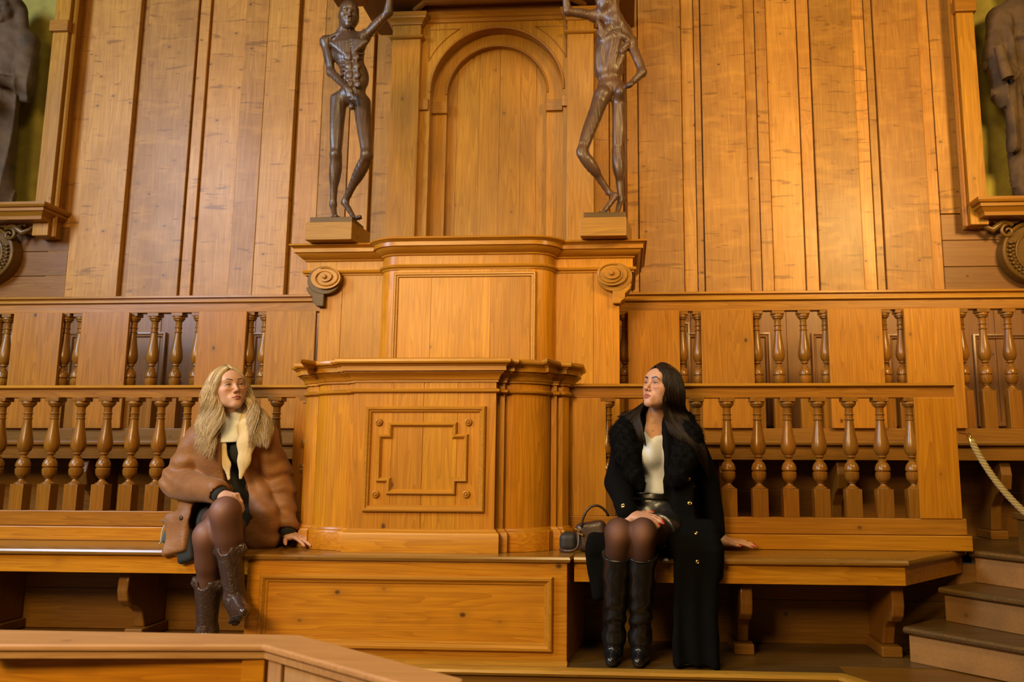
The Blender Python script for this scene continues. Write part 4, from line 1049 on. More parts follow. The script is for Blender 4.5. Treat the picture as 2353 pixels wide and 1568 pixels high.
def figure_front():
    c = lambda x, y, Y: at(650+x/2.7025, y/2.7025, Y)
    B = Body(); Y0 = 4.70
    hd = c(403, 88, 4.68); M = frame((.42, -.88, -.18), (.0, 0, 1)); W = head(B, hd+np.array([0, .02, 0]), M, .84)
    neck = c(378, 205, 4.72); B.cap(hd+np.array([0, .03, -.02]), neck, .042, .044, .03)
    for s in (-1, 1): B.cap(hd+np.array([s*.035, .03, -.03]), neck+np.array([s*.010, -.03, -.005]), .011, .010, .008)
    sr, sl = c(268, 262, 4.72), c(505, 232, 4.72)
    B.cap(neck+np.array([0, .02, -.005]), sr, .034, .032, .03); B.cap(neck+np.array([0, .02, -.005]), sl, .034, .032, .03)
    ch = c(408, 320, 4.72); B.ell(ch, (.100, .072, .12), None, .03); B.ell(c(425, 270, 4.72), (.098, .062, .06), None, .03)
    wst = c(448, 490, 4.72); B.ell(wst, (.088, .060, .11), None, .04); pel = c(428, 590, 4.72); B.ell(pel, (.086, .062, .070), None, .03)
    B.cap(ch, wst, .080, .074, .03, ((0, 1, 0), .8))
    for s, q in ((-1, (355, 285)), (1, (465, 275))):          # pectorals with fan of fibres
        for j in range(5):
            a = c(q[0]+s*52, q[1]-20+j*3, 4.665); b = c(410+s*14, q[1]-28+j*22, 4.655); muscle(B, a, b, .013, .5, .014)
    for s in (-1, 1):                                          # ribs, serratus, abdominal columns
        for j in range(6):
            a = c(418+s*(28+j*4), 335+j*26, 4.655); b = c(422+s*(80-j*5), 320+j*27+14, 4.69); B.cap(a, b, .006, .008, .012)
        for j in range(4): B.ell(c(432+s*24+j*3, 355+j*56, 4.652+.002*j), (.021, .010, .025), None, .012)
    B.cap(c(425, 300, 4.650), c(445, 560, 4.655), .004, .004, .006, None, 's')
    B.cap(neck+np.array([-.01, -.035, -.02]), sr+np.array([.01, -.02, .012]), .0085, .008, .006); B.cap(neck+np.array([.01, -.035, -.02]), sl+np.array([-.01, -.02, .012]), .0085, .008, .006)
    # right arm, hand across the groin
    er, wr = c(300, 452, 4.70), c(402, 555, 4.60)
    B.ell(sr, (.036, .036, .042), None, .02); B.cap(sr, er, .033, .025, .02); muscle(B, sr+np.array([.012, -.02, -.03]), er+np.array([.005, -.016, .03]), .019); muscle(B, sr+np.array([-.015, 0, -.02]), er+np.array([-.01, .01, .03]), .019)
    B.cap(er, wr, .027, .0165, .02); muscle(B, er+np.array([-.012, -.006, .0]), er*.4+wr*.6, .015); muscle(B, er+np.array([.012, -.01, .008]), er*.4+wr*.6+np.array([0, 0, .008]), .015)
    hand(B, wr, c(440, 660, 4.585)-wr, (-.3, -.9, .2), (1, 0, .2), [.15, .35, .45, .5], .06, .62, None)
    # left arm raised
    el, wl = c(655, 78, 4.66), c(672, -60, 4.62)
    B.ell(sl, (.036, .036, .034), None, .02); B.cap(sl, el, .031, .024, .02); muscle(B, sl*.8+el*.2+np.array([0, -.01, -.018]), el*.85+sl*.15+np.array([0, -.01, -.01]), .020); muscle(B, sl*.7+el*.3+np.array([-.01, -.01, .018]), el, .016)
    B.cap(el, wl, .027, .018, .02); muscle(B, el+np.array([.012, -.012, 0]), wl*.6+el*.4, .015); muscle(B, el+np.array([-.014, -.006, 0]), wl*.6+el*.4, .014)
    hand(B, wl, (0, .1, 1), (0, -1, 0), (-1, 0, 0), [.4, .4, .5, .5], .08, .62)
    # legs
    hr, kr, ar_ = c(345, 625, 4.72), c(328, 965, 4.66), c(312, 1270, 4.715); hl, kl, al = c(490, 640, 4.72), c(522, 965, 4.60), c(385, 1255, 4.74)
    for hp, kn, an, s in ((hr, kr, ar_, -1), (hl, kl, al, 1)):
        B.cap(hp, kn, .057 if s > 0 else .052, .034, .03)
        muscle(B, hp*.9+kn*.1+np.array([-.014, -.022, 0]), kn*.88+hp*.12+np.array([-.006, -.016, 0]), .027); muscle(B, hp*.75+kn*.25+np.array([.016, -.016, 0]), kn*.93+hp*.07+np.array([.016, -.014, 0]), .024)
        muscle(B, hp+np.array([s*.026, 0, .0]), kn+np.array([s*.016, .004, .03]), .022); B.cap(hp+np.array([s*.03, -.03, .02]), kn+np.array([-s*.018, -.012, .03]), .008, .006, .006)
        B.ell(kn+np.array([0, -.022, .004]), (.018, .014, .021), None, .01)
        B.cap(kn, an, .033, .0195, .02); cd = nrm(an-kn); muscle(B, kn+np.array([-.014, .020, -.01]), kn*.42+an*.58+np.array([0, .006, 0]), .029, .5, .02); muscle(B, kn+np.array([.014, .018, -.01]), kn*.42+an*.58+np.array([0, .006, 0]), .028, .5, .02)
        B.cap(kn+np.array([-.006, -.022, -.02]), an+np.array([-.002, -.012, .02]), .009, .007, .008)
    zt = PLB[1][3]+.036
    foot(B, ar_, np.array([*c(330, 1345, 4.60)[:2], zt+.012])); foot(B, al, np.array([*c(478, 1372, 4.62)[:2], zt+.012]))
    B.ell(c(428, 660, 4.65), (.02, .018, .026), None, .01)
    def disp(P): return .0006*np.sin(P[:, 2]*16+np.sin(P[:, 0]*90)*2+P[:, 0]*150)+.0005*np.sin(P[:, 0]*330+P[:, 2]*35)
    B.disp = disp
    return B

def figure_back():
    c = lambda x, y, Y: at(1150+x/2.7025, y/2.7025, Y)
    B = Body()
    hd = c(668, 5, 4.66); M = frame((-.86, .50, -.10), (.05, 0, 1)); head(B, hd, M, .82)
    neck = c(715, 130, 4.68); B.cap(hd+np.array([.02, .0, -.01]), neck, .042, .040, .03)
    B.cap(hd+np.array([.035, -.03, 0]), neck+np.array([.02, -.025, -.02]), .014, .016, .01)
    sl, sr = c(585, 100, 4.70), c(812, 265, 4.70)
    B.cap(neck, sl, .042, .034, .03); B.cap(neck, sr, .044, .036, .03)
    ch = c(690, 275, 4.72); B.ell(ch, (.104, .072, .12), frame((0, -1, 0), (-.12, 0, 1)), .03); B.ell(c(715, 200, 4.72), (.105, .058, .07), None, .03)
    wst = c(672, 430, 4.72); B.ell(wst, (.090, .060, .10), None, .03); B.cap(ch, wst, .082, .078, .03, ((0, 1, 0), .8))
    pel = c(685, 545, 4.72); B.ell(pel, (.088, .062, .068), None, .03)
    gl, gr = c(640, 580, 4.685), c(742, 575, 4.68)
    B.ell(gl, (.050, .042, .050), None, .012); B.ell(gr, (.036, .044, .048), None, .012)
    # scapulae, trapezius, spine erectors
    for a, b, r in (((640, 215, 4.66), (600, 120, 4.66), .018), ((640, 215, 4.66), (700, 150, 4.66), .018), ((660, 235, 4.655), (745, 190, 4.65), .018), ((600, 190, 4.67), (650, 250, 4.66), .018), ((800, 260, 4.66), (750, 330, 4.66), .020), ((735, 210, 4.655), (800, 250, 4.66), .02),
                    ((735, 230, 4.650), (700, 420, 4.665), .017), ((700, 220, 4.650), (668, 420, 4.665), .017), ((620, 280, 4.675), (640, 420, 4.68), .020), ((770, 320, 4.675), (720, 440, 4.68), .018), ((600, 300, 4.685), (605, 440, 4.69), .018)):
        muscle(B, c(*a), c(*b), r, .5, .014)
    for j in range(13): B.ell(c(744-j*3.8, 195+j*19, 4.648+.0012*j), (.0055, .006, .0055), None, .004)
    B.cap(c(640, 222, 4.640), c(745, 183, 4.638), .004, .004, .004, None, 's'); B.cap(c(640, 222, 4.640), c(655, 175, 4.645), .004, .004, .004, None, 's'); B.cap(c(722, 330, 4.645), c(800, 285, 4.65), .0035, .0035, .004, None, 's'); B.cap(c(640, 222, 4.645), c(610, 310, 4.66), .004, .004, .004, None, 's')
    # left arm out and up
    el, wl = c(415, 72, 4.66), c(402, -70, 4.62)
    B.ell(sl, (.034, .034, .036), None, .02); B.cap(sl, el, .031, .024, .02); muscle(B, sl+np.array([-.02, -.012, .01]), el*.8+sl*.2+np.array([0, -.008, .01]), .020); muscle(B, sl+np.array([0, -.012, -.014]), el+np.array([.02, -.008, -.006]), .018)
    B.cap(el, wl, .026, .019, .02); muscle(B, el+np.array([-.01, -.01, .0]), wl*.6+el*.4, .015); muscle(B, el+np.array([.012, -.008, .01]), wl*.6+el*.4, .015)
    hand(B, wl, (0, .1, 1), (0, -1, 0), (1, 0, 0), [.4, .4, .5, .5], .08, .62)
    # right arm, hand on the hip
    er, wr = c(882, 452, 4.66), c(802, 528, 4.64)
    B.ell(sr, (.036, .036, .040), None, .02); B.cap(sr, er, .032, .024, .02); muscle(B, sr+np.array([.016, -.01, -.03]), er+np.array([.006, -.006, .02]), .019); muscle(B, sr+np.array([-.006, -.014, -.03]), er+np.array([-.008, -.006, .03]), .018)
    B.cap(er, wr, .026, .017, .02); muscle(B, er+np.array([-.004, -.012, -.006]), wr*.6+er*.4, .015)
    hand(B, wr, c(755, 545, 4.70)-wr, (.1, -.9, .3), (0, 0, 1), [.3, .4, .45, .5], .05, .60)
    hl, kl, al = c(625, 610, 4.70), c(508, 945, 4.60), c(672, 1195, 4.70); hr, kr, ar_ = c(735, 640, 4.72), c(728, 945, 4.71), c(748, 1235, 4.735)
    for hp, kn, an, s in ((hl, kl, al, -1), (hr, kr, ar_, 1)):
        B.cap(hp, kn, .052 if s < 0 else .044, .029, .03)
        muscle(B, hp+np.array([-.012, -.022, -.02]), kn+np.array([-.014, -.014, .01]), .024); muscle(B, hp+np.array([.014, -.024, -.02]), kn+np.array([.014, -.014, .01]), .024); muscle(B, hp+np.array([s*.03, .0, -.02]), kn+np.array([s*.012, .004, .04]), .024)
        B.cap(kn+np.array([.014, -.018, .06]), kn+np.array([.016, -.02, -.03]), .006, .005, .005); B.cap(kn+np.array([-.014, -.018, .06]), kn+np.array([-.016, -.02, -.03]), .006, .005, .005)
        B.cap(kn, an, .034, .019, .02); muscle(B, kn+np.array([-.013, -.018, -.02]), kn*.45+an*.55+np.array([-.004, -.016, 0]), .030, .5, .02); muscle(B, kn+np.array([.013, -.018, -.02]), kn*.42+an*.58+np.array([.004, -.016, 0]), .030, .5, .02)
        B.cap(kn*.4+an*.6+np.array([0, -.014, 0]), an+np.array([0, -.016, 0]), .010, .008, .008)
    zt = PLB[2][3]+.036
    he = c(715, 1218, 4.66); te = np.array([*c(640, 1306, 4.62)[:2], zt+.012]); B.cap(al, he, .018, .018, .015); B.cap(he, te, .020, .014, .015)
    for i in range(5): B.cap(te+np.array([i*.009-.018, .0, 0]), te+np.array([i*.009-.026, -.022, -.002]), .006, .005, .004)
    foot(B, ar_, np.array([*c(705, 1310, 4.66)[:2], zt+.012]))
    def disp(P): return .0006*np.sin(P[:, 2]*16+np.sin(P[:, 0]*90)*2+P[:, 0]*150)+.0005*np.sin(P[:, 0]*330+P[:, 2]*35)
    B.disp = disp
    return B
for i, (fn, lab, mt, wx) in enumerate(((figure_front, 'dark carved anatomical figure facing forward with one arm raised, on the left plinth', FIG, (-2.15, -1.15)), (figure_back, 'brown carved anatomical figure seen from behind with hand on hip, on the right plinth', FIG2, (-.7, .35)))):
    B = fn(); x0, x1, yf, z1 = PLB[i+1]
    t = thing('anatomical_figure', lab, 'statue', loc=((x0+x1)/2, 4.70, z1))
    body_mesh('body', B, (wx[0], 4.45, z1), (wx[1], 4.95, 4.25), .0042, mt, t)
    mb = MB(); mb.box(x0+.02, x1-.005, yf+.015, yf+.23, z1, z1+.036); mb.build('base_slab', BLACKW, t, bevel=.003)

# ---- robed figures in the niches
def pleat(P, xc, z0, amp):
    u = (P[:, 0]-xc)*(1+.25*np.clip(z0-P[:, 2], 0, 1)); a = u*34+np.sin(P[:, 2]*3.1)*.9+np.sin(u*17)*.8+(P[:, 1]-5.8)*14
    return amp*(np.abs(np.sin(a))**.7-.6)*np.clip((z0-P[:, 2])*3, 0, 1)
def robed(left):
    B = Body()
    if left:
        c = lambda x, y, Y: at(x, y, Y); Y0 = 5.86
        zb = zll+.002
        hd = at(14, 30, 5.80); M = frame((.12, -.98, -.05), (0, 0, 1)); head(B, hd, M, 1.02)
        B.ell(hd+np.array([0, .05, .05]), (.115, .12, .13), None, .01); B.ell(hd+M@np.array([0, .125, -.03]), (.062, .05, .10), M, .008, 's') if 0 else None
        for s in (-1, 1): B.cap(hd+np.array([s*.10, .04, .02]), hd+np.array([s*.12, .05, -.20]), .045, .06, .03)
        ne = at(12, 80, 5.86); xc = ne[0]
        B.cap(hd, ne, .07, .08, .03)
        for s in (-1, 1):
            sh = np.array([xc+s*.185, 5.88, ne[2]-.06]); el = np.array([xc+s*.24, 5.84, ne[2]-.46]); wr = np.array([xc+s*.11, 5.70, ne[2]-.475])
            B.cap(ne, sh, .08, .085, .04); B.cap(sh, el, .085, .085, .03); B.cap(el, wr, .075, .05, .02); B.cap(el, el+np.array([0, 0, -.12]), .07, .04, .03)
            hand(B, wr, (-s*.8, -.45, .0), (0, -.3, .95), (0, -1, 0), .5, 0, 1.0)
        B.cap(ne+np.array([0, 0, -.05]), ne+np.array([0, .01, -.55]), .17, .155, .04, ((0, 1, 0), .62)); B.cap(ne+np.array([0, 0, -.5]), np.array([xc, 5.88, zb+.02]), .165, .205, .05, ((0, 1, 0), .62))
        B.cap(ne+np.array([0, -.01, -.03]), ne+np.array([0, 0, -.22]), .19, .225, .02, ((0, 1, 0), .6))
        B.ell((xc-.07, 5.76, zb+.04), (.045, .11, .045), None, .02); B.ell((xc+.09, 5.74, zb+.04), (.045, .12, .045), None, .02)
        B.disp = lambda P: pleat(P, xc, ne[2]-.20, .020)+.006*np.abs(np.sin(P[:, 2]*22+P[:, 0]*26+np.sin(P[:, 0]*15)))*np.clip((P[:, 2]-ne[2]+.75)*5, 0, 1)*np.clip((ne[2]-.05-P[:, 2])*8, 0, 1)
        return B, xc, zb
    zb = zlr+.002; ne = at(2350, 18, 5.86); xc = ne[0]
    hd = ne+np.array([0, -.04, .17]); M = frame((.0, -1, -.05), (0, 0, 1)); head(B, hd, M, 1.02); B.ell(hd+np.array([0, .03, .05]), (.09, .10, .10), None, .01)
    B.cap(hd, ne, .07, .075, .03)
    for s, z1, xx, yy in ((-1, -.62, .235, -.60), (1, -.55, .25, -.5)):
        sh = np.array([xc+s*.175, 5.88, ne[2]-.07]); el = np.array([xc+s*.25, 5.85, ne[2]-.46])
        wr = np.array([xc+s*.20, 5.72, ne[2]-.57]) if s < 0 else np.array([xc-.01, 5.68, ne[2]-.30])
        B.cap(ne, sh, .08, .085, .04); B.cap(sh, el, .085, .085, .03); B.cap(el, wr, .07, .045, .02)
        hand(B, wr, (.3, -.5, -.75) if s < 0 else (-.85, -.4, .05), (-.6, -.7, .0) if s < 0 else (0, -.5, .85), (0, -1, .2), .8, 0, 1.0)
        if s < 0: B.chain([el+np.array([.02, 0, 0]), el+np.array([.03, -.02, -.24]), el+np.array([.10, -.02, -.42])], [.075, .075, .03], .03)
    B.cap(ne+np.array([0, 0, -.06]), ne+np.array([.01, .0, -.62]), .17, .16, .04, ((0, 1, 0), .62)); B.cap(ne+np.array([0, 0, -.55]), np.array([xc+.02, 5.88, zb+.16]), .165, .20, .05, ((0, 1, 0), .62))
    B.chain([ne+np.array([-.14, -.06, -.12]), ne+np.array([-.16, -.09, -.6]), ne+np.array([-.19, -.09, -1.15])], [.035, .03, .05], .025); B.chain([ne+np.array([-.02, -.10, -.35]), ne+np.array([-.06, -.12, -.8]), ne+np.array([-.02, -.1, -1.3])], [.02, .03, .03], .025)
    B.cap((xc-.10, 5.86, zb+.2), (xc-.09, 5.80, zb+.03), .06, .04, .03); B.ell((xc-.09, 5.74, zb+.035), (.045, .12, .04), None, .02); B.ell((xc+.11, 5.74, zb+.035), (.045, .12, .04), None, .02); B.cap((xc+.10, 5.86, zb+.2), (xc+.11, 5.80, zb+.03), .06, .04, .03)
    B.disp = lambda P: pleat(P, xc, ne[2]-.05, .022)+.006*np.abs(np.sin(P[:, 2]*18+P[:, 0]*30+np.sin(P[:, 0]*15)))*np.clip((P[:, 2]-ne[2]+.8)*5, 0, 1)*np.clip((ne[2]-.02-P[:, 2])*8, 0, 1)
    return B, xc, zb
for lf, lab in ((True, 'dark hooded robed statue holding a book in the left wall niche'), (False, 'dark robed statue holding a scroll in the right wall niche')):
    B, xc, zb = robed(lf)
    t = thing('robed_statue', lab, 'statue', loc=(xc, 5.86, zb))
    body_mesh('figure', B, (xc-.5, 5.50, zb-.005), (xc+.5, 6.11, zb+1.95), .0075, STONE, t)
    if lf:
        c0 = at(28, 228, 5.66)
        mb = MB(); mb.obox((xc-.02, 5.64, c0[2]), .13, .085, .012, (1, 0, 0), (0, .85, .5), (0, -.5, .85)); mb.obox((xc-.02, 5.643, c0[2]+.016), .12, .08, .006, (1, 0, 0), (0, .85, .5), (0, -.5, .85)); mb.build('book', STONE, t, bevel=.006)
    else:
        mb = MB(); a = at(2295, 108, 5.66); b = at(2316, 180, 5.66); mb.tube([a, b], [.035, .042], 16); mb.build('scroll', STONE, t, smooth=50)
# ================================================================== THE TWO WOMEN
SKIN = vcol_mat('skin', .48, sss=.03, bump=.06, bscale=420, mottled=.25)
def torso(B, J, e=0.0, bust=True):
    """ribcage, waist and pelvis from neck base, shoulders and pelvis."""
    ne, sl, sr, pe = J['neck'], J['sl'], J['sr'], J['pelvis']
    sd = nrm(sl-sr); up = nrm(ne-pe); fw = nrm(np.cross(up, sd)); 
    if fw[1] > 0: fw = -fw
    M = np.stack([sd, fw, up], 1); H = np.linalg.norm(ne-pe)
    at_ = lambda u, f=0.0, s=0.0: pe+up*H*u+fw*f+sd*s
    B.ell(at_(.02), (.165+e, .115+e, .120+e), M, .05); B.ell(at_(.36), (.118+e, .085+e, .14+e), M, .06)
    B.ell(at_(.70), (.135+e, .100+e, .155+e), M, .05); B.cap(sl*.82+sr*.18, sr*.82+sl*.18, .055+e, .055+e, .05)
    if bust:
        for s in (-1, 1): B.ell(at_(.68, .070, s*.068), (.062+e, .058+e, .064+e), M, .03)
    return M, at_
def limbs_arm(B, s, e, w, r=(.047, .038, .036, .025), k=.03):
    B.cap(s, e, r[0], r[1], k); B.cap(e, w, r[2], r[3], .02)
def limbs_leg(B, h, k_, a, r=(.078, .043, .045, .034), s=1):
    B.cap(h, k_, r[0], r[1], .04); B.ell(k_+np.array([0, -.008, .004]), (r[1]*.95, r[1]*1.0, r[1]*1.12), None, .035)
    B.cap(k_, a, r[2], r[3], .03); B.cap(k_+np.array([0, -.006, 0]), k_*.72+a*.28+np.array([0, -.002, 0]), r[1]*1.02, r[2]*.98, .03); d = nrm(a-k_); back = np.array([0, 1, 0])-d*d[1]
    m = k_*.68+a*.32+nrm(back)*.020; Mx = np.stack([nrm(np.cross(back, d)), nrm(back), d], 1); B.ell(m, (.042, .038, .12), Mx, .03)
def boot(B, k0, ankle, heel, toe, top_r, an_r, sole=.012, heel_h=.05, pointed=.5):
    """shaft from k0 down to the ankle, then foot; toe and heel are sole points."""
    B.cap(k0, ankle, top_r, an_r, .02)
    f = nrm(toe-heel); u = nrm(np.cross(nrm(np.cross(f, (0, 0, 1))), f)) if abs(f[2]) < .95 else np.array([0, -1, 0])
    hh = heel+u*heel_h
    B.cap(ankle, hh+u*.03, an_r, .036, .03); B.cap(ankle-u*.01, toe*.45+heel*.55+u*.045, an_r*.92, .036, .03)
    B.cap(hh+u*.012, toe*.55+heel*.45+u*.034, .034, .037, .025); B.cap(toe*.55+heel*.45+u*.034, toe-f*.022+u*.022, .037, .019+.010*(1-pointed), .02)
    B.cap(heel+u*.008, hh, .022, .028, .01)
    return f, u

def spikes(name, pts, nors, length, rad, mat, parent, seed=1, droop=(0, 0, -.3), jit=.5):
    rg = np.random.default_rng(seed); n = len(pts)
    d = nors+rg.normal(0, jit, (n, 3))+np.array(droop); d /= np.linalg.norm(d, axis=1, keepdims=True)
    L = length*rg.uniform(.5, 1.25, n)[:, None]
    a = np.cross(d, np.array([.3, .5, .81])); a /= np.linalg.norm(a, axis=1, keepdims=True); b = np.cross(d, a)
    mid = pts+d*L*.55; tip = pts+d*L+np.array(droop)*L*.35
    V = np.empty((n, 7, 3))
    for i in range(3):
        t = 2*math.pi*i/3; o = a*math.cos(t)+b*math.sin(t); V[:, i] = pts-d*.004+o*rad; V[:, 3+i] = mid+o*rad*.6
    V[:, 6] = tip; V = V.reshape(-1, 3); F = []
    for i in range(n):
        q = i*7
        for j in range(3):
            j2 = (j+1) % 3; F += [(q+j, q+j2, q+3+j2, q+3+j), (q+3+j, q+3+j2, q+6)]
    mb = MB(); mb.v = [V]; mb.n = len(V); mb.f = F
    return mb.build(name, mat, parent, smooth=True)
def samples(V, Q, n, seed=1):
    rg = np.random.default_rng(seed); q = Q[rg.integers(0, len(Q), n)]
    w = rg.dirichlet((1, 1, 1, 1), n); P = (V[q]*w[..., None]).sum(1)
    N = np.cross(V[q[:, 2]]-V[q[:, 0]], V[q[:, 3]]-V[q[:, 1]]); N /= np.maximum(np.linalg.norm(N, axis=1, keepdims=True), 1e-9)
    return P, N
def folds(P, seeds, amp, fr=38, pw=1.0):
    """soft cloth creases: bent sine ridges in a few directions."""
    d = 0
    for i, (n, w) in enumerate(seeds):
        n = nrm(n); t = P@n*fr; bend = np.sin(P[:, 0]*11+i*2.1)+np.sin(P[:, 2]*9+P[:, 1]*13+i)
        d = d+w*np.sin(t+bend*1.3+i*1.7)
    return amp*d
def button(mat, c, n, r, parent, name='button'):
    n = nrm(n); mb = MB(); mb.lathe([(r, 0), (r, .002), (r*.85, .004), (r*.7, .003), (r*.5, .0045), (.001, .005)], (0, 0, 0), 18)
    o = mb.build(name, mat, parent, smooth=50)
    o.rotation_euler = Vector(n).to_track_quat('Z', 'Y').to_euler()
    w = Vector(parent_world(parent)); o.data.transform(Matrix.Translation(w)); o.location = Vector(c)-w
    return o
def ring_band(mat, c, axis, r, parent, th=.0012):
    axis = nrm(axis); a = nrm(np.cross(axis, (.2, .3, .9))); b = np.cross(axis, a); c = np.asarray(c)
    P = [c+r*(math.cos(t)*a+math.sin(t)*b) for t in np.linspace(0, 2*math.pi, 21)]
    return MB().tube(P, th, 6).build('ring', mat, parent, smooth=True)
def on_surface(F, x, y, y0=3.3, y1=4.3):
    """where the line of sight through a pixel meets a body; returns point and normal."""
    P = np.array([at(x, y, q) for q in np.linspace(y0, y1, 400)]); d = F(P); i = np.argmax(d < .0005); q = P[i]; e = .004
    g = np.array([F((q+v)[None])[0]-F((q-v)[None])[0] for v in np.eye(3)*e]); return q, nrm(g)
GOLD = plain('polished_gold', (.85, .60, .22), .18, 1.0)

def right_woman():
    p = lambda x, y, Y: at(x, y, Y)
    root = thing('person', 'seated woman with long dark hair, black fur-collared coat and black knee boots', 'person', loc=(float(p(1500, 1260, 3.95)[0]), 3.95, 0))
    J = dict(neck=p(1507, 968, 4.00), sr=p(1435, 1003, 3.95), sl=p(1588, 1003, 4.03), pelvis=p(1512, 1203, 4.02),
             er=p(1420, 1110, 3.94), wr=p(1448, 1184, 3.67), el=p(1626, 1112, 4.07), wl=p(1657, 1243, 4.08),
             kr=p(1421, 1224, 3.58), kl=p(1477, 1224, 3.565), hr=p(1465, 1215, 3.98), hl=p(1552, 1218, 3.99))
    J['ar'] = np.array([p(1411, 1470, 3.80)[0], 3.80, .115]); J['al'] = np.array([p(1471, 1470, 3.79)[0], 3.79, .115])
    f = nrm((-.67, -.69, .25)); M = frame(f, (.10, .0, 1)); SC_ = .97
    c = p(1494.5, 880.5, 3.855)-M@(np.array([0, .0885, .004])*SC_)
    B = Body(); W = head(B, c, M, SC_)
    B.cap(W(0, -.025, -.035), J['neck']+np.array([0, .012, -.01]), .046, .048, .014); B.cap(W(0, .008, -.06), J['neck']+np.array([-.005, -.014, .0]), .030, .038, .012)
    Mt, tt = torso(B, J)
    B.cap(J['neck'], J['sl']*.7+J['sr']*.3, .050, .042, .05); B.cap(J['neck'], J['sr']*.7+J['sl']*.3, .050, .042, .05)
    for s, q in ((1, 'sl'), (-1, 'sr')): B.cap(tt(.93, .062, s*.012), J[q]*.8+J['neck']*.2+np.array([0, -.03, -.01]), .010, .009, .02)
    limbs_arm(B, J['sl'], J['el'], J['wl']); limbs_arm(B, J['sr'], J['er'], J['wr'])
    hf = p(1503, 1193, 3.60)-J['wr']
    n1 = hand(B, J['wr'], hf, (-.05, -.42, .9), (.2, .9, .6), [(.16, .2, .12), (.14, .16, .1), (.18, .2, .12), (.25, .3, .2)], .05, .95, thumb=nrm((.75, .5, .15)))
    SR = list(HANDSEG); hl_ = np.array([.93, -.12, -.10])
    n2 = hand(B, J['wl']+np.array([0, 0, .004]), hl_, (.1, -.15, 1), (.1, -1, 0), [(.05, .05, .05)]*4, .16, .95, thumb=nrm((.75, -.62, -.12)))
    limbs_leg(B, J['hl'], J['kl'], J['al']); limbs_leg(B, J['hr'], J['kr'], J['ar'])
    sk = np.array([.60, .32, .20]); gaze = nrm((-.64, -.70, .40))
    fc = face_colors(W, M, SC_, sk, (.035, .020, .012), (.40, .115, .10), (.022, .012, .008), gaze, .0060)
    def colf(V):
        C = np.tile(sk, (len(V), 1))
        C = fc(V, C)
        for tip, d, n in n1+n2:
            q = V-tip; al = q@d; pn = q@n; lt = np.sqrt(np.maximum((q*q).sum(1)-al**2-pn**2, 0))
            C[(np.abs(al) < .0075) & (pn > -.003) & (lt < .0062) & ((q*q).sum(1) < .012**2)] = (.50, .008, .012)
        m = p(1502, 990, 3.88); C[((V-m)**2).sum(1) < .0] = (.08, .03, .02)
        mo = V[((V-p(1502, 990.5, 3.90))**2).sum(1).argmin()]; C[((V-mo)**2).sum(1) < .0024**2] = (.07, .025, .015)
        return C
    lo, hi = np.minimum.reduce(list(J.values())+[c])-.16, np.maximum.reduce(list(J.values())+[c])+.16
    hw = lambda w, d: (w+nrm(d)*.09-.115, w+nrm(d)*.09+.115, .0026)
    body_mesh('body', B, lo, hi, .006, SKIN, root, fine=[(c-np.array([.13, .14, .15]), c+np.array([.13, .14, .15]), .0028), (W(0, .072, -.022)-np.array([.078, .072, .092]), W(0, .072, -.022)+np.array([.078, .072, .092]), .00125), hw(J['wr'], hf), hw(J['wl'], hl_)], colf=colf)
    # tights: thin dark knit over the legs
    T = Body(); limbs_leg(T, J['hl'], J['kl'], J['al']); limbs_leg(T, J['hr'], J['kr'], J['ar']); T = T.grow(.004); T.half((0, 0, .40), (0, 0, -1))
    def tcol(V):
        C = np.tile(np.array([.045, .020, .013]), (len(V), 1))
        for kk in ('kr', 'kl'):
            q = V-(J[kk]+np.array([0, -.05, -.012])); g = np.exp(-(q[:, 0]/.042)**2-(q[:, 2]/.062)**2)*(V[:, 1] < J[kk][1]+.03)
            C += np.array([.20, .095, .060])*g[:, None]
        return C
    TM = vcol_mat('sheer_dark_tights', .6, bump=.25, bscale=600, spec=.2)
    tl = np.minimum.reduce([J['kr'], J['kl'], J['hl'], J['hr'], J['ar']])-.14; th_ = np.maximum.reduce([J['kr'], J['kl'], J['hl'], J['hr']])+.14; tl[2] = .36
    body_mesh('tights', T, tl, th_, .005, TM, root, colf=tcol)
    # boots
    LE = plain('black_boot_leather', (.009, .0085, .009), .28, spec=.5, bump=.10, bscale=70, coat=.15, bdist=.004)
    for an, kn, tx, hx, tY in (('ar', 'kr', 1404, 1415, 3.692), ('al', 'kl', 1466, 1478, 3.684)):
        D = Body(); k0 = J[kn]*.80+J[an]*.20+np.array([0, .006, 0]); toe = np.array([p(tx, 1530, tY)[0], tY, .002]); heel = np.array([p(hx, 1490, tY+.20)[0], tY+.215, .002])
        boot(D, k0, J[an], heel, toe, .068, .047, pointed=.2)
        a = J[an]
        D.disp = lambda P, a=a, k0=k0: (-.0042*np.sin((P[:, 2]-a[2])*105+np.sin(P[:, 0]*40)*1.2+(P[:, 1]-a[1])*18)*np.exp(-((P[:, 2]-a[2]-.09)/.075)**2)
                                  -.002*np.sin(P[:, 2]*60+P[:, 0]*35)*np.clip((P[:, 2]-.2)*8, 0, 1))
        D.half(k0+np.array([0, 0, .0]), nrm(J[kn]-J[an]))
        D.half((0, 0, .003), (0, 0, -1))
        b = body_mesh('boot', D, np.minimum(toe, heel)-.12, np.maximum(k0, heel)+.10, .0042, LE, root)
        mb = MB(); uu = nrm(J[kn]-J[an]); ri = []
        aa = nrm(np.cross(uu, (0, 1, 0))); bb = np.cross(uu, aa)
        mb.tube([k0-uu*.002+.067*(math.cos(t)*aa+math.sin(t)*bb) for t in np.linspace(0, 2*math.pi, 37)], .0032, 6); mb.build('top_edge', LE, b, smooth=True)
    # white knit top
    KN = plain('white_knit', (.72, .76, .86), .8, bump=.5, bscale=260, sheen=.4, bdist=.003)
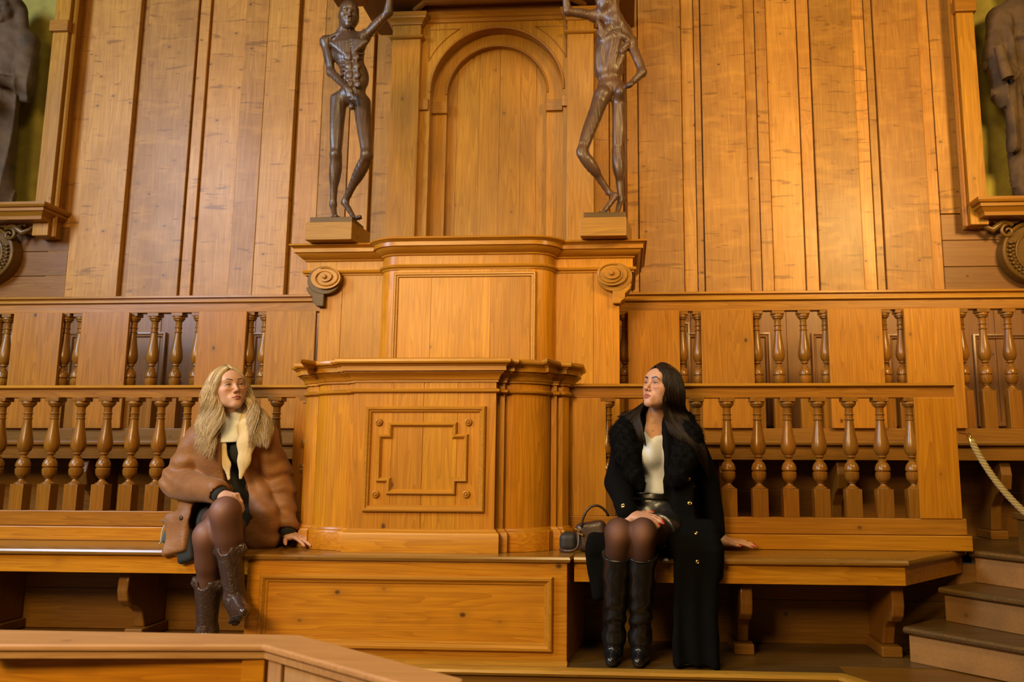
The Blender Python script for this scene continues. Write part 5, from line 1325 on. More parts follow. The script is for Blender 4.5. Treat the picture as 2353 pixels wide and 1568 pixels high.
    D = Body(); torso(D, J, .010); D.cap(tt(.86, .02, .10), tt(.90, 0, .13), .06, .05, .03); D.cap(tt(.86, .02, -.10), tt(.90, 0, -.13), .06, .05, .03)
    D.ell(tt(.30, .03), (.125, .085, .06), Mt, .04)
    vn = p(1498, 1016, 3.88)
    D.cap(vn+np.array([0, 0, .012]), vn+np.array([.0, .0, .10]), .008, .070, .02, ((0, 1, 0), 2.0), op='s'); D.cap(vn+np.array([.035, 0, .06]), vn+np.array([.05, .0, .18]), .03, .075, .02, ((0, 1, 0), 2.0), op='s')
    D.half(tt(.305), -Mt[:, 2]); D.half(tt(.98), Mt[:, 2])
    D.disp = lambda P: folds(P, [((1, .2, .25), 1), ((.4, 0, 1), .8)], .0022, 60)
    body_mesh('knit_top', D, J['pelvis']-np.array([.22, .22, .05]), J['neck']+np.array([.22, .2, .1]), .005, KN, root)
    # leather skirt, belt, buckle
    SK = plain('black_skirt_leather', (.018, .018, .020), .30, spec=.6, bump=.2, bscale=22, coat=.2, bdist=.012)
    D = Body(); D.ell(tt(.06), (.172, .125, .10), Mt, .05); D.ell(tt(.30), (.130, .096, .07), Mt, .06); D.cap(tt(.06), tt(.30), .128, .100, .05)
    D.cap(J['hl'], J['hl']*.42+J['kl']*.58, .098, .076, .05); D.cap(J['hr'], J['hr']*.45+J['kr']*.55, .098, .076, .05); D.cap(J['hr']*.55+J['kr']*.45, J['hl']*.55+J['kl']*.45, .06, .06, .05)
    D.half(tt(.355), Mt[:, 2]); D.half(J['hl']*.44+J['kl']*.56, nrm(J['kl']-J['hl'])); D.half((0, 0, SEAT+.012), (0, 0, -1))
    D.disp = lambda P: folds(P, [((.3, .5, 1), 1), ((1, .3, -.5), .8)], .0028, 45)
    body_mesh('skirt', D, J['pelvis']-np.array([.26, .40, .14]), J['pelvis']+np.array([.26, .2, .22]), .005, SK, root)
    K = D.grow(.0055); K.half(tt(.315), Mt[:, 2]); K.half(tt(.245), -Mt[:, 2])
    belt = body_mesh('belt', K, J['pelvis']-np.array([.26, .3, .05]), J['pelvis']+np.array([.26, .2, .22]), .005, LE, root)
    bc, bn = on_surface(K, 1494, 1128); bn = nrm(bn-Mt[:, 2]*(bn@Mt[:, 2])); bt = nrm(np.cross(Mt[:, 2], bn)); bc = bc+bn*.003
    mb = MB(); R_ = [(-.016, -.019), (.016, -.019), (.016, .019), (-.016, .019), (-.016, -.019)]
    mb.tube([bc+bt*a+Mt[:, 2]*b for a, b in R_], .0024, 6); mb.tube([bc+bt*-.016, bc+bt*.014], .0018, 6); mb.build('buckle', GOLD, belt)
    # the long coat
    CO = plain('black_wool_coat', (.0045, .0042, .0042), .95, bump=.4, bscale=500, spec=.06)
    D = Body(); torso(D, J, .032, bust=False)
    D.ell(tt(.66, .03), (.175, .125, .16), Mt, .05)
    D.cap(J['neck']+np.array([0, .03, -.01]), J['neck']+np.array([0, .03, -.08]), .09, .13, .04)
    z0 = SEAT+.02                                  # skirt of the coat lying on the bench and falling to the floor
    D.box(((J['hl'][0]+.06), 3.97, SEAT+.075), (.125, .19, .07), None, .05, .05)
    D.box(((J['hr'][0]-.075), 3.97, SEAT+.06), (.09, .19, .055), None, .045, .05)
    xa, xb = p(1556, 1420, 3.70)[0], p(1650, 1420, 3.70)[0]; xm = (xa+xb)/2
    D.box((xm-.01, 3.82, SEAT+.085), (.125, .13, .055), frame((0, -1, -.25), (0, -.25, 1)), .045, .04)
    D.box((xm-.002, 3.712, .265), (.100, .030, .262), frame((0, -1, 0), (.03, 0, 1)), .024, .035)
    D.box((p(1642, 1285, 3.74)[0], 3.76, .45), (.035, .05, .085), None, .028, .03)
    xl_ = p(1378, 1300, 3.72)[0]
    D.box((xl_+.02, 3.82, SEAT+.055), (.085, .13, .04), None, .035, .03); D.box((xl_+.006, 3.72, .40), (.056, .024, .11), frame((0, -1, 0), (-.12, 0, 1)), .02, .03)
    # open front
    D.chain([p(1506, 955, 3.86), p(1505, 985, 3.84), p(1505, 1040, 3.82), p(1506, 1090, 3.82), p(1506, 1140, 3.80), p(1508, 1195, 3.78)], [.056, .052, .060, .064, .064, .066], .006, ((0, 1, 0), 2.2), op='s')
    D.cap(J['kl']+np.array([0, -.05, .06]), J['hl']+np.array([-.04, -.02, .08]), .075, .07, .006, op='s'); D.cap(J['kr']+np.array([0.0, -.05, .05]), J['hr']+np.array([.02, -.02, .09]), .062, .09, .006, op='s')
    D.cap(J['kl']+np.array([.005, .0, -.45]), J['kl']+np.array([.005, 0, .02]), .062, .066, .006, op='s'); D.cap(J['kr']+np.array([0, 0, -.45]), J['kr']+np.array([0, 0, .02]), .06, .064, .006, op='s')
    D.chain([J['sl']+np.array([-.02, 0, .005]), J['el'], J['wl']+np.array([-.022, 0, .035])], [.070, .060, .046], .016)
    D.chain([J['sr']+np.array([.02, 0, .005]), J['er'], J['wr']+np.array([-.010, .01, .004])], [.070, .060, .047], .016)
    D.box(p(1570, 1140, 3.885), (.054, .020, .145), frame((.1, -1, .12), (-.02, 0, 1)), .018, .03)
    D.half((0, 0, .012), (0, 0, -1))
    D.disp = lambda P: folds(P, [((1, .1, .12), 1), ((.5, .3, 1), .7)], .0032, 42)+np.clip((.46-P[:, 2])*8, 0, 1)*.006*np.sin(P[:, 0]*75+np.sin(P[:, 2]*6))
    body_mesh('coat', D, J['pelvis']-np.array([.42, .46, .62]), J['neck']+np.array([.36, .25, .12]), .0055, CO, root)
    # cuffs of the sleeves and gold buttons
    for x, y, r in ((1583, 1101, .0105), (1584, 1157, .0115), (1599, 1227, .009), (1602, 1291, .0095), (1432, 1164, .0115), (1441, 1105, .007)):
        q, n = on_surface(D, x, y); button(GOLD, q+n*.001, n, r, root)
    # fur collar
    FU = plain('black_fur', (.0045, .004, .004), .85, spec=.10)
    D = Body()
    R1 = [p(1530, 948, 4.06), p(1450, 975, 3.97), p(1434, 1003, 3.90), p(1440, 1045, 3.865), p(1458, 1090, 3.85), p(1474, 1118, 3.85)]
    R2 = [p(1530, 948, 4.06), p(1568, 972, 4.00), p(1580, 1005, 3.91), p(1573, 1050, 3.86), p(1556, 1095, 3.85), p(1547, 1112, 3.85)]
    D.chain(R1, [.05, .056, .066, .056, .040, .020], .03, ((0, 1, 0), .7)); D.chain(R2, [.05, .056, .070, .062, .042, .018], .03, ((0, 1, 0), .7))
    D.disp = lambda P: .005*np.sin(P[:, 0]*120+np.sin(P[:, 2]*70))*np.sin(P[:, 2]*90+P[:, 1]*60)
    lo_, hi_ = np.minimum.reduce(R1+R2)-.1, np.maximum.reduce(R1+R2)+.1
    V, Q = surf(D, lo_, hi_, .006); fo = link_mesh('fur_collar', V, Q, FU, root)
    P, N = samples(V, Q, 18000, 3); k = N[:, 1] < .4
    spikes('fur_pile', P[k], N[k], .016, .0006, FU, fo, 4, jit=.4, droop=(0, 0, -.45))
    # rings
    for g in (3, 6): ring_band(GOLD, SR[g][0]*.5+SR[g][1]*.5, SR[g][1]-SR[g][0], .0095, root)
    # hair
    H = hair_mat('dark_brown_hair', (.014, .008, .005), (.036, .020, .012), spec=.28)
    D = Body(); D.ell(W(0, -.015, .043), np.array([.079, .102, .090])*SC_, M, .01); D.cap(W(0, -.07, -.02), W(.0, -.085, -.09), .045, .03, .03)
    D.ell(W(0, .105, -.022), np.array([.053, .060, .098])*SC_, M, .01, 's')
    body_mesh('hair_cap', D, c-.2, c+.2, .004, H, root)
    hr_ = root
    top = W(0, .035, .130)
    gl = [[W(.002, .078, .100), W(.036, .080, .074), W(.052, .070, .040), W(.058, .056, -.005), W(.062, .044, -.06), p(1527, 962, 3.90), p(1536, 990, 3.865), p(1545, 1003, 3.85)],
          [W(.003, .045, .127), W(.050, .050, .092), W(.070, .038, .03), W(.075, .026, -.04), p(1541, 945, 3.93), p(1560, 985, 3.86), p(1592, 1020, 3.83), p(1610, 1065, 3.84)],
          [W(.003, .02, .133), W(.060, .010, .100), W(.088, -.010, .03), W(.095, -.02, -.05), p(1570, 950, 3.96), p(1597, 990, 3.90), p(1617, 1035, 3.87), p(1624, 1088, 3.89)],
          [W(.003, -.02, .135), W(.060, -.04, .100), W(.090, -.060, .03), W(.095, -.075, -.06), p(1582, 958, 4.02), p(1608, 1000, 3.97), p(1623, 1045, 3.95), p(1628, 1100, 3.96)],
          [W(.002, -.06, .125), W(.04, -.10, .07), W(.05, -.12, .0), W(.05, -.13, -.08), p(1570, 970, 4.12), p(1595, 1020, 4.12), p(1606, 1090, 4.12)]]
    gr = [[W(-.002, .078, .100), W(-.037, .079, .074), W(-.056, .066, .040), W(-.063, .050, -.01), W(-.066, .034, -.075), p(1466, 955, 3.865), p(1476, 985, 3.845), p(1487, 1030, 3.835)],
          [W(-.003, .045, .127), W(-.052, .040, .095), W(-.074, .022, .03), W(-.078, .012, -.04), W(-.078, .0, -.09), p(1462, 952, 3.90), p(1462, 985, 3.86), p(1470, 1012, 3.84)],
          [W(-.003, .02, .133), W(-.060, .010, .100), W(-.082, -.010, .03), W(-.086, -.02, -.04), p(1462, 938, 3.95), p(1440, 950, 3.94), p(1415, 958, 3.96)],
          [W(-.003, -.03, .133), W(-.060, -.04, .100), W(-.084, -.050, .03), W(-.086, -.06, -.05), p(1478, 945, 4.04), p(1462, 970, 4.09), p(1455, 1010, 4.12)]]
    strands('hair_lock', gl, 2600, H, hr_, .0012, 0, jit=.0035, seed=11, thick=.010, pts=18, sides=4, clump=26, cs=.45)
    strands('hair_lock', gr, 1400, H, hr_, .0012, 0, jit=.0030, seed=12, thick=.008, pts=18, sides=4, clump=16, cs=.45)
    return root

def left_woman():
    p = lambda x, y, Y: at(x, y, Y)
    root = thing('person', 'blonde woman in a tan leather coat sitting cross-legged on the left bench', 'person', loc=(float(p(530, 1250, 4.05)[0]), 4.05, 0))
    J = dict(neck=p(531, 968, 4.06), sr=p(455, 1012, 4.02), sl=p(608, 1010, 4.08), pelvis=p(530, 1195, 4.10),
             er=p(412, 1108, 3.98), wr=p(515, 1140, 3.70), el=p(642, 1112, 4.12), wl=p(663, 1228, 4.03),
             hr=p(490, 1205, 4.06), hl=p(570, 1208, 4.07), kr=p(519, 1178, 3.62), kl=p(480, 1232, 3.68))
    J['ar'] = p(540, 1375, 3.70); J['al'] = np.array([p(476, 1450, 3.80)[0], 3.80, .105])
    f = nrm((.69, -.68, .25)); M = frame(f, (-.16, .0, 1)); SC_ = 1.0
    c = p(539.5, 884.5, 3.93)-M@(np.array([0, .0885, .004])*SC_)
    B = Body(); W = head(B, c, M, SC_)
    B.cap(W(0, -.025, -.035), J['neck']+np.array([0, .012, -.01]), .046, .048, .014); B.cap(W(0, .008, -.06), J['neck']+np.array([0, -.014, 0]), .030, .038, .012)
    Mt, tt = torso(B, J)
    B.cap(J['neck'], J['sl']*.7+J['sr']*.3, .050, .042, .05); B.cap(J['neck'], J['sr']*.7+J['sl']*.3, .050, .042, .05)
    limbs_arm(B, J['sl'], J['el'], J['wl']); limbs_arm(B, J['sr'], J['er'], J['wr'])
    hf = nrm(p(556, 1143, 3.60)-J['wr'])
    n1 = hand(B, J['wr'], hf, (.15, -.35, .92), (.1, 1, .3), [(1.0, .45, .2), (1.15, .5, .25), (1.25, .5, .3), (1.3, .55, .3)], .07, .98, thumb=nrm((.35, .6, -.7)))
    SL = list(HANDSEG); hl_ = nrm(np.array([.80, -.35, -.17]))
    n2 = hand(B, J['wl'], hl_, (.12, -.10, 1), (-.5, -.9, 0), [(.12, .12, .08), (.10, .1, .06), (.12, .1, .06), (.14, .1, .06)], .12, .98, thumb=nrm((.15, -.92, -.32)))
    limbs_leg(B, J['hl'], J['kl'], J['al'], (.080, .052, .050, .034)); limbs_leg(B, J['hr'], J['kr'], J['ar'], (.080, .052, .052, .036))
    sk = np.array([.64, .36, .23]); gaze = nrm((.74, -.62, .43))
    fc = face_colors(W, M, SC_, sk, (.06, .05, .035), (.42, .13, .10), (.075, .038, .018), gaze, .0042)
    def colf(V):
        C = np.tile(sk, (len(V), 1)); C = fc(V, C)
        for tip, d, n in n1+n2:
            q = V-tip; C[((q*q).sum(1) < .006**2) & (q@n > -.002)] = (.62, .30, .22)
        return C
    lo, hi = np.minimum.reduce(list(J.values())+[c])-.16, np.maximum.reduce(list(J.values())+[c])+.16
    hw = lambda w, d: (w+nrm(d)*.085-.118, w+nrm(d)*.085+.118, .0026)
    body_mesh('body', B, lo, hi, .006, SKIN, root, fine=[(c-np.array([.13, .14, .15]), c+np.array([.13, .14, .15]), .0028), (W(0, .072, -.022)-np.array([.078, .072, .092]), W(0, .072, -.022)+np.array([.078, .072, .092]), .00125), hw(J['wr'], hf), hw(J['wl'], hl_)], colf=colf)
    T = Body(); limbs_leg(T, J['hl'], J['kl'], J['al'], (.080, .052, .050, .034)); limbs_leg(T, J['hr'], J['kr'], J['ar'], (.080, .052, .052, .036)); T = T.grow(.004)
    T.half((0, 0, .16), (0, 0, -1))
    TM = vcol_mat('sheer_brown_tights', .5, bump=.2, bscale=600, spec=.35)
    def tcol(V):
        C = np.tile(np.array([.120, .052, .034]), (len(V), 1))
        for kk in ('kr', 'kl'):
            q = V-(J[kk]+np.array([0, -.05, .01])); g = np.exp(-(q[:, 0]/.045)**2-(q[:, 2]/.06)**2); C += np.array([.12, .060, .045])*g[:, None]
        return C
    tl = np.minimum.reduce([J['kr'], J['kl'], J['hl'], J['hr'], J['ar'], J['al']])-.14; th_ = np.maximum.reduce([J['kr'], J['kl'], J['hl'], J['hr']])+.14
    body_mesh('tights', T, tl, th_, .005, TM, root, colf=tcol)
    # tooled boots
    kk = NT('tooled_brown_boot_leather'); tc = kk.n('ShaderNodeTexCoord').outputs['Object']
    v = kk.noise(kk.scale(tc, (1, 1, .55)), 26, 2, .5, 2.2); rdg = kk.math('ABSOLUTE', kk.math('SUBTRACT', v, .5)); st = kk.ramp(rdg, [(.02, 1.0), (.07, 0.0)])
    kk.link(kk.mix(kk.math('MULTIPLY', st, .5), (.050, .026, .020), (.095, .058, .048)), kk.b.inputs['Base Color']); kk.b.inputs['Roughness'].default_value = .30; kk.b.inputs['Specular IOR Level'].default_value = .6; kk.b.inputs['Coat Weight'].default_value = .3
    kk.bump(st, .5, .004); BM = kk.m
    BF = plain('plain_brown_boot_leather', (.052, .028, .022), .24, spec=.65, coat=.4)
    for an, kn, u, toe, heel, tr in (('ar', 'kr', .44, p(562, 1418, 3.53), p(541, 1432, 3.74), .060), ('al', 'kl', .50, np.array([p(466, 1500, 3.69)[0], 3.66, .004]), np.array([p(476, 1480, 3.86)[0], 3.875, .004]), .060)):
        D = Body(); k0 = J[kn]*(1-u)+J[an]*u
        boot(D, k0, J[an], heel, toe, tr, .043, pointed=.9)
        ax = nrm(J[kn]-J[an]); cd = nrm(np.array([0, -1, 0])-ax*(-ax[1]))
        for s in (-1, 1): D.cap(k0+np.cross(ax, cd)*s*tr, k0+np.cross(ax, cd)*s*tr*1.02+ax*.03, .022, .012, .02)
        D.half(k0+ax*.028, ax); D.cap(k0+cd*tr+ax*.02, k0-cd*tr+ax*.02, .024, .024, .004, op='s')
        if kn == 'kl': D.half((0, 0, .003), (0, 0, -1))
        b = body_mesh('boot', D, np.minimum.reduce([toe, heel, k0])-.11, np.maximum.reduce([k0, heel, toe])+.11, .0042, BM, root)
        fw = nrm(toe-heel); uu = nrm(J[an]-heel-fw*((J[an]-heel)@fw))
        D2 = Body(); D2.cap(toe*.60+heel*.40+uu*.036, toe-fw*.020+uu*.023, .0385, .0225, .02); D2.cap(heel*.5+toe*.5+uu*.06, J[an]+(toe-heel)*.12-uu*.02, .036, .036, .02)
        body_mesh('vamp', D2, np.minimum(toe, J[an])-.12, np.maximum(toe, J[an])+.12, .004, BF, b)
        mb = MB(); sd = np.cross(fw, uu); pts = [(-.02, 0), (.0, .030), (.09, .032), (.15, .034), (.2, .026), (.225, .010), (.225, -.010), (.2, -.026), (.15, -.034), (.09, -.032), (0, -.030)]
        V = [heel+fw*a+sd*b_+uu*(.012 if a > .07 else .012)*0+uu*h for h in (.002, .012) for a, b_ in pts]; n = len(pts)
        mb.add(V, [tuple(range(n)), tuple(range(n, 2*n))]+[(i, (i+1) % n, n+(i+1) % n, n+i) for i in range(n)]); mb.build('sole', LEB, b)
    # roll-neck, dress
    KN = plain('white_ribbed_knit', (.78, .78, .76), .8, bump=.5, bscale=300, sheen=.4, bdist=.003)
    D = Body(); n0, n1_ = W(0, -.012, -.115), J['neck']
    ax = nrm(n0-n1_)
    D.cap(n1_+ax*.0-np.array([0, .0, .05]), n1_+ax*.040, .078, .066, .02); D.cap(n1_+ax*.048, n1_+ax*.075, .067, .064, .004); D.cap(n1_-np.array([0, .03, .03]), tt(.80, .06), .080, .105, .04); D.half(tt(.795), -Mt[:, 2])
    D.half(n1_+ax*.092, ax)
    for z in (.045,): D.chain([n1_+ax*z+.083*np.array([math.cos(t), math.sin(t), 0]) for t in np.linspace(0, 2*math.pi, 17)], [.0065]*17, .006, op='s')
    body_mesh('roll_neck', D, n1_-.22, n1_+.16, .0042, KN, root)
    DR = plain('black_dress', (.012, .012, .011), .85, bump=.3, bscale=350, sheen=.1)
    D = Body(); torso(D, J, .012); D.cap(J['hl'], J['hl']*.72+J['kl']*.28, .100, .090, .05); D.cap(J['hr'], J['hr']*.70+J['kr']*.30, .100, .088, .05)
    D.half(tt(.80), Mt[:, 2]); D.half((0, 0, SEAT+.012), (0, 0, -1))
    D.box((p(424, 1250, 3.86)[0], 3.87, .485), (.045, .02, .08), frame((-.2, -.95, .2), (-.35, 0, 1)), .018, .02)
    body_mesh('dress', D, J['pelvis']-np.array([.36, .32, .2]), J['neck']+np.array([.24, .2, .0]), .0055, DR, root)
    # coat
    kk = NT('tan_leather'); tc = kk.n('ShaderNodeTexCoord').outputs['Object']; v = kk.noise(tc, 9, 4); w_ = kk.noise(tc, 90, 3)
    kk.link(kk.mix(kk.ramp(v, [(.35, 0.0), (.7, 1.0)]), (.29, .122, .034), (.20, .078, .020)), kk.b.inputs['Base Color']); kk.b.inputs['Roughness'].default_value = .52; kk.b.inputs['Specular IOR Level'].default_value = .35; kk.b.inputs['Sheen Weight'].default_value = .1
    kk.bump(kk.math('ADD', w_, kk.math('MULTIPLY', kk.noise(kk.scale(tc, (1, 1, 2.2)), 16, 3, .5, .8), 2.0)), .30, .004); TAN = kk.m
    D = Body(); torso(D, J, .050, bust=False); D.ell(tt(.66, .02), (.195, .14, .17), Mt, .05); D.ell(tt(.30, .0), (.19, .13, .16), Mt, .06)
    wl_c = J['wl']+np.array([-.012, .0, .055]); wr_c = J['wr']+np.array([-.045, .02, .012])
    D.cap(J['neck']+np.array([0, .04, -.02]), J['neck']+np.array([0, .04, -.1]), .10, .14, .04)
    xh = p(602, 1200, 3.98)[0]                      # right-hand skirt of the coat
    D.chain([tt(.28, .05, .13), (xh, 3.965, .60), (xh+.005, 3.95, SEAT+.055)], [.10, .088, .078], .04, ((0, 1, 0), .75))
    D.box((xh+.0, 4.06, SEAT+.06), (.085, .12, .055), None, .03, .04)
    xg = p(416, 1205, 3.92)[0]                      # left-hand flap over the edge of the bench
    fm = frame((-.25, -.93, .28), (-.22, .1, 1))
    D.cap(tt(.24, .03, -.15), (xg+.06, 3.93, .62), .09, .07, .04)
    D.box((xg+.005, 3.885, .545), (.068, .026, .108), fm, .02, .03)
    D.box((xg+.0, 4.02, SEAT+.05), (.075, .12, .04), None, .03, .04)
    # front opening
    D.chain([p(531, 945, 3.97), p(530, 985, 3.95), p(530, 1050, 3.93), p(531, 1110, 3.93), p(535, 1150, 3.92), p(538, 1200, 3.90)], [.046, .044, .042, .040, .058, .074], .006, ((0, 1, 0), 3.2), op='s')
    D.cap(J['kr']+np.array([-.03, -.05, .02]), J['hr']+np.array([.03, -.08, .08]), .080, .095, .006, op='s'); D.cap(J['kl']+np.array([0, -.05, .0]), J['hr']+np.array([.05, -.12, .02]), .075, .10, .006, op='s')
    D.chain([J['sl']+np.array([-.02, 0, .0]), J['el'], wl_c], [.088, .080, .060], .010)
    D.chain([J['sr']+np.array([.02, 0, .0]), J['er'], wr_c], [.088, .084, .060], .010)
    for a, b in ((J['el'], wl_c), (J['er'], wr_c)):
        d = nrm(b-a); D.cap(b+d*.02, b+d*.08, .036, .04, .006, op='s'); D.half(b+d*.045, d) if 0 else None
    def cd(P):
        q = folds(P, [((.3, .3, 1), 1.0), ((1, .2, .5), .7), ((-.6, .2, 1), .7)], .0050, 30)
        e1 = np.exp(-(((P-J['er'])**2).sum(1))/.13**2)+np.exp(-(((P-J['el'])**2).sum(1))/.15**2)+.7*np.exp(-(((P-wl_c)**2).sum(1))/.12**2)
        return q+e1*.0085*np.sin(P[:, 2]*78+P[:, 0]*24+np.sin(P[:, 0]*25+P[:, 1]*18)*1.6)
    D.disp = cd; DC = D
    coat = body_mesh('coat', D, J['pelvis']-np.array([.46, .50, .22]), J['neck']+np.array([.42, .25, .12]), .0055, TAN, root)
    SH = plain('cream_shearling', (.62, .46, .22), .9, bump=.4, bscale=220, sheen=.4, bdist=.003)
    D = Body()
    a = [p(545, 930, 4.11), p(499, 950, 4.04), p(500, 985, 3.965), p(508, 1025, 3.93), p(521, 1068, 3.915), p(526, 1100, 3.91)]
    b = [p(545, 930, 4.11), p(566, 945, 4.04), p(568, 980, 3.965), p(566, 1020, 3.93), p(561, 1060, 3.915), p(553, 1098, 3.91)]
    D.chain(a, [.045, .036, .030, .025, .018, .010], .02, ((.2, 1, 0), .42)); D.chain(b, [.045, .040, .042, .040, .027, .010], .02, ((-.2, 1, 0), .42))
    D.disp = lambda P: .0008*np.sin(P[:, 0]*300+np.sin(P[:, 2]*210)*2)*np.sin(P[:, 2]*260)
    body_mesh('shearling_lapel', D, np.minimum.reduce(a+b)-.09, np.maximum.reduce(a+b)+.09, .004, SH, root)
    for e_, w_0, w_, ln in ((J['el'], J['wl'], wl_c, .035), (J['er'], J['wr'], wr_c, .02)):
        D = Body(); d = nrm(w_0-e_); D.cap(w_, w_+d*ln, .043, .039, .01)
        body_mesh('cuff_lining', D, w_-.09, w_+.09, .0045, DR, root)
    BU_ = plain('horn_button', (.05, .025, .012), .3)
    for x, y in ((577, 1188), (416, 1191)): q, n = on_surface(DC, x, y); button(BU_, q+n*.001, n, .011, root)
    ring_band(GOLD, SL[0][0]*.5+SL[0][1]*.5, SL[0][1]-SL[0][0], .0098, root)
    for s in (-1, 1):
        q = W(s*.076, -.006, -.042); mb = MB(); mb.tube([q+np.array([.0, .009*math.cos(t)-.004, .011*math.sin(t)]) for t in np.linspace(0, 2*math.pi, 17)], .0024, 6); mb.build('earring', GOLD, root, smooth=True)
    # hair
    H = hair_mat('blonde_hair', (.46, .31, .14), (.78, .61, .36), root=((.24, .165, .09), float(W(0, 0, .118)[2])))
    D = Body(); D.ell(W(0, -.015, .043), np.array([.080, .102, .091])*SC_, M, .01); D.cap(W(0, -.07, -.02), W(.0, -.085, -.09), .045, .03, .03)
    D.ell(W(0, .105, -.022), np.array([.057, .060, .100])*SC_, M, .01, 's')
    body_mesh('hair_cap', D, c-.2, c+.2, .004, H, root)
    gl = [[W(-.012, .076, .102), W(-.046, .074, .076), W(-.066, .058, .03), W(-.072, .034, -.03), p(500, 935, 3.92), p(506, 965, 3.90), p(497, 1000, 3.87), p(500, 1030, 3.87)],
          [W(-.012, .045, .126), W(-.060, .044, .090), W(-.086, .028, .02), W(-.090, .012, -.05), p(488, 945, 3.93), p(480, 985, 3.885), p(487, 1020, 3.86), p(473, 1062, 3.85)],
          [W(-.012, .02, .133), W(-.065, .010, .100), W(-.096, -.005, .02), W(-.105, -.015, -.06), p(471, 950, 3.97), p(464, 985, 3.91), p(466, 1018, 3.88), p(462, 1045, 3.87)],
          [W(-.010, -.03, .134), W(-.062, -.04, .100), W(-.095, -.060, .02), W(-.10, -.075, -.06), p(468, 950, 4.05), p(456, 985, 4.00), p(455, 1015, 3.95)]]
    gr = [[W(-.008, .076, .102), W(.037, .078, .078), W(.060, .062, .03), W(.070, .036, -.03), p(571, 930, 3.965), p(577, 965, 3.93), p(584, 1000, 3.90), p(578, 1030, 3.89)],
          [W(-.008, .045, .126), W(.052, .044, .094), W(.084, .026, .02), W(.090, .010, -.05), p(588, 940, 3.98), p(600, 975, 3.94), p(598, 1005, 3.91), p(592, 1032, 3.90)],
          [W(-.008, .02, .133), W(.060, .010, .102), W(.094, -.008, .02), W(.103, -.02, -.06), p(600, 950, 4.03), p(617, 985, 3.99), p(612, 1012, 3.955), p(620, 1030, 3.95)],
          [W(-.006, -.03, .134), W(.060, -.04, .100), W(.092, -.060, .02), W(.10, -.075, -.06), p(600, 955, 4.10), p(618, 985, 4.07), p(622, 1012, 4.05)]]
    strands('hair_lock', gl, 3000, H, root, .0009, .024, 1.8, jit=.0050, seed=21, thick=.016, pts=30, phase_lock=2.3, sides=4, endvar=.28, clump=13, cs=.72)
    strands('hair_lock', gr, 3000, H, root, .0009, .024, 1.8, jit=.0050, seed=22, thick=.016, pts=30, phase_lock=2.3, sides=4, endvar=.28, clump=13, cs=.72)
    return root
LEB = plain('boot_sole', (.015, .012, .010), .5)
right_woman(); left_woman()

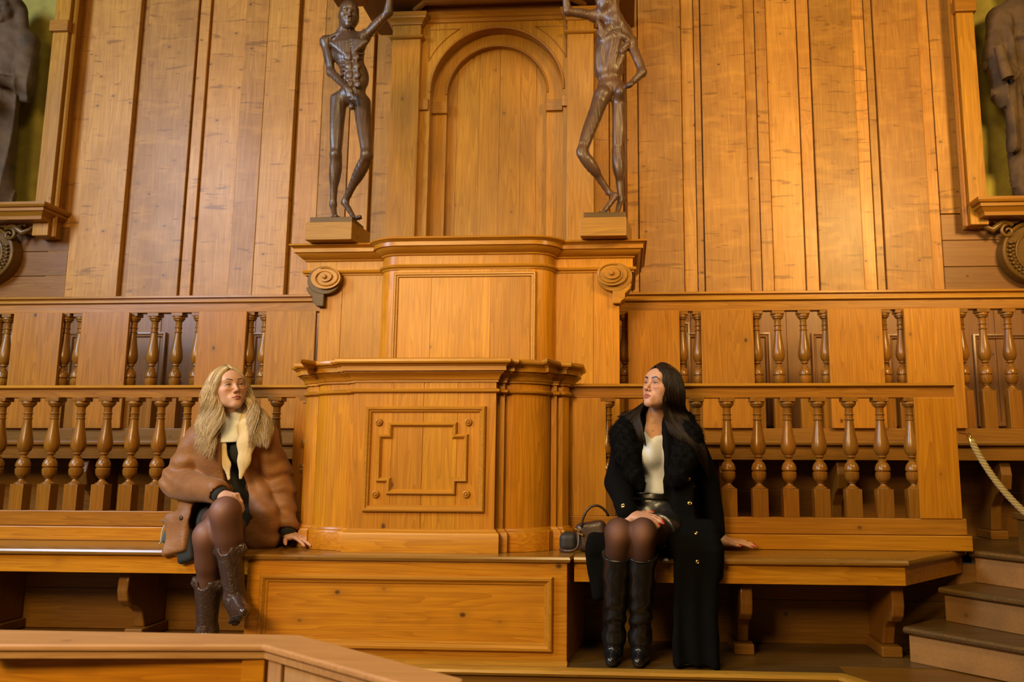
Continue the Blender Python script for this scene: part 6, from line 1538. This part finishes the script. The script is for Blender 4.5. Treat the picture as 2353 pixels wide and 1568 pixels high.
# ------------------------------------------------------------------ bags
def handbag():
    cx_, cy_ = X(1350, 3.93, 1230), 3.98
    t = thing('handbag', 'dark brown leather handbag with a looped strap standing beside the dark-haired woman', 'bag', loc=(cx_, cy_, SEAT))
    LB = plain('dark_brown_bag_leather', (.055, .026, .014), .38, bump=.3, bscale=160, coat=.1)
    D = Body(); D.box((cx_+.02, cy_, SEAT+.072), (.075, .05, .070), frame((0, -1, .12), (-.12, 0, 1)), .03, .01); D.disp = lambda P: folds(P, [((1, 0, .4), 1)], .002, 50)
    body_mesh('bag_body', D, (cx_-.15, cy_-.12, SEAT), (cx_+.16, cy_+.12, SEAT+.2), .0045, LB, t)
    D = Body(); D.box((cx_-.095, cy_+.03, SEAT+.042), (.045, .05, .045), None, .03, .01); D.half((0, 0, SEAT+.003), (0, 0, -1)); body_mesh('pouch', D, (cx_-.18, cy_-.1, SEAT-.02), (cx_, cy_+.14, SEAT+.14), .0045, plain('black_nylon', (.02, .018, .016), .6, bump=.4, bscale=90), t)
    pts = bez([(cx_-.03, cy_-.05, SEAT+.12), (cx_-.01, cy_-.06, SEAT+.25), (cx_+.07, cy_-.06, SEAT+.24), (cx_+.10, cy_-.02, SEAT+.17)], 24)
    MB().tube(pts, .0062, 8).build('handle', LB, t, smooth=True)
    pts = bez([(cx_-.045, cy_-.055, SEAT+.10), (cx_-.03, cy_-.09, SEAT-.01), (cx_-.05, cy_-.12, SEAT+.012), (cx_-.14, cy_-.10, SEAT+.010), (cx_-.13, cy_-.04, SEAT+.012)], 30)
    MB().tube([np.maximum(q, (-9, -9, SEAT+.008)) for q in pts], .0072, 8).build('strap', LB, t, smooth=True)
    for dx, dz in ((-.05, .105), (-.035, .085)):
        MB().tube([(cx_+dx-.014, cy_-.062, SEAT+dz+.008), (cx_+dx+.014, cy_-.064, SEAT+dz-.004)], .0055, 10).build('buckle', GOLD, t, smooth=50)
handbag()
def grey_bag():
    cx_, cy_ = X(384, 3.98, 1210), 4.03
    t = thing('bag', 'small grey-green bag half hidden behind the tan coat on the left bench', 'bag', loc=(cx_, cy_, SEAT))
    GB = plain('grey_green_leather', (.12, .125, .105), .45, bump=.3, bscale=120)
    D = Body(); D.box((cx_+.03, cy_, SEAT+.055), (.055, .05, .055), frame((0, -1, 0), (.35, 0, 1)), .02, .01); body_mesh('bag_body', D, (cx_-.1, cy_-.1, SEAT), (cx_+.15, cy_+.1, SEAT+.17), .0045, GB, t)
    D = Body(); D.box((cx_+.035, cy_-.03, SEAT+.105), (.06, .045, .012), frame((0, -1, 0), (.55, 0, 1)), .008, .01); body_mesh('flap', D, (cx_-.1, cy_-.15, SEAT), (cx_+.15, cy_+.1, SEAT+.2), .0045, GB, t)
    pts = bez([(cx_-.0, cy_-.06, SEAT+.115), (cx_-.03, cy_-.07, SEAT+.07), (cx_+.0, cy_-.07, SEAT+.03), (cx_-.03, cy_-.06, SEAT+.012)], 18)
    MB().tube(pts, .004, 6).build('drawstring', plain('pale_cord', (.45, .45, .40), .5), t, smooth=True)
grey_bag()

# ------------------------------------------------------------------ repeats share a group phrase
GROUPS = {'balustrade': 'balustrades of the two seating rows', 'bench': 'benches of the two seating rows', 'plinth': 'plinth blocks on the pulpit',
          'niche': 'wall niches at the two edges', 'carving': 'carved cartouches under the niches'}
for o in list(SC.objects):
    if o.parent is None and 'category' in o:
        if o['category'] in GROUPS: o['group'] = GROUPS[o['category']]
        if o.name.startswith('anatomical_figure'): o['group'] = 'carved anatomical figures on the pulpit'
        if o.name.startswith('robed_statue'): o['group'] = 'robed statues in the wall niches'
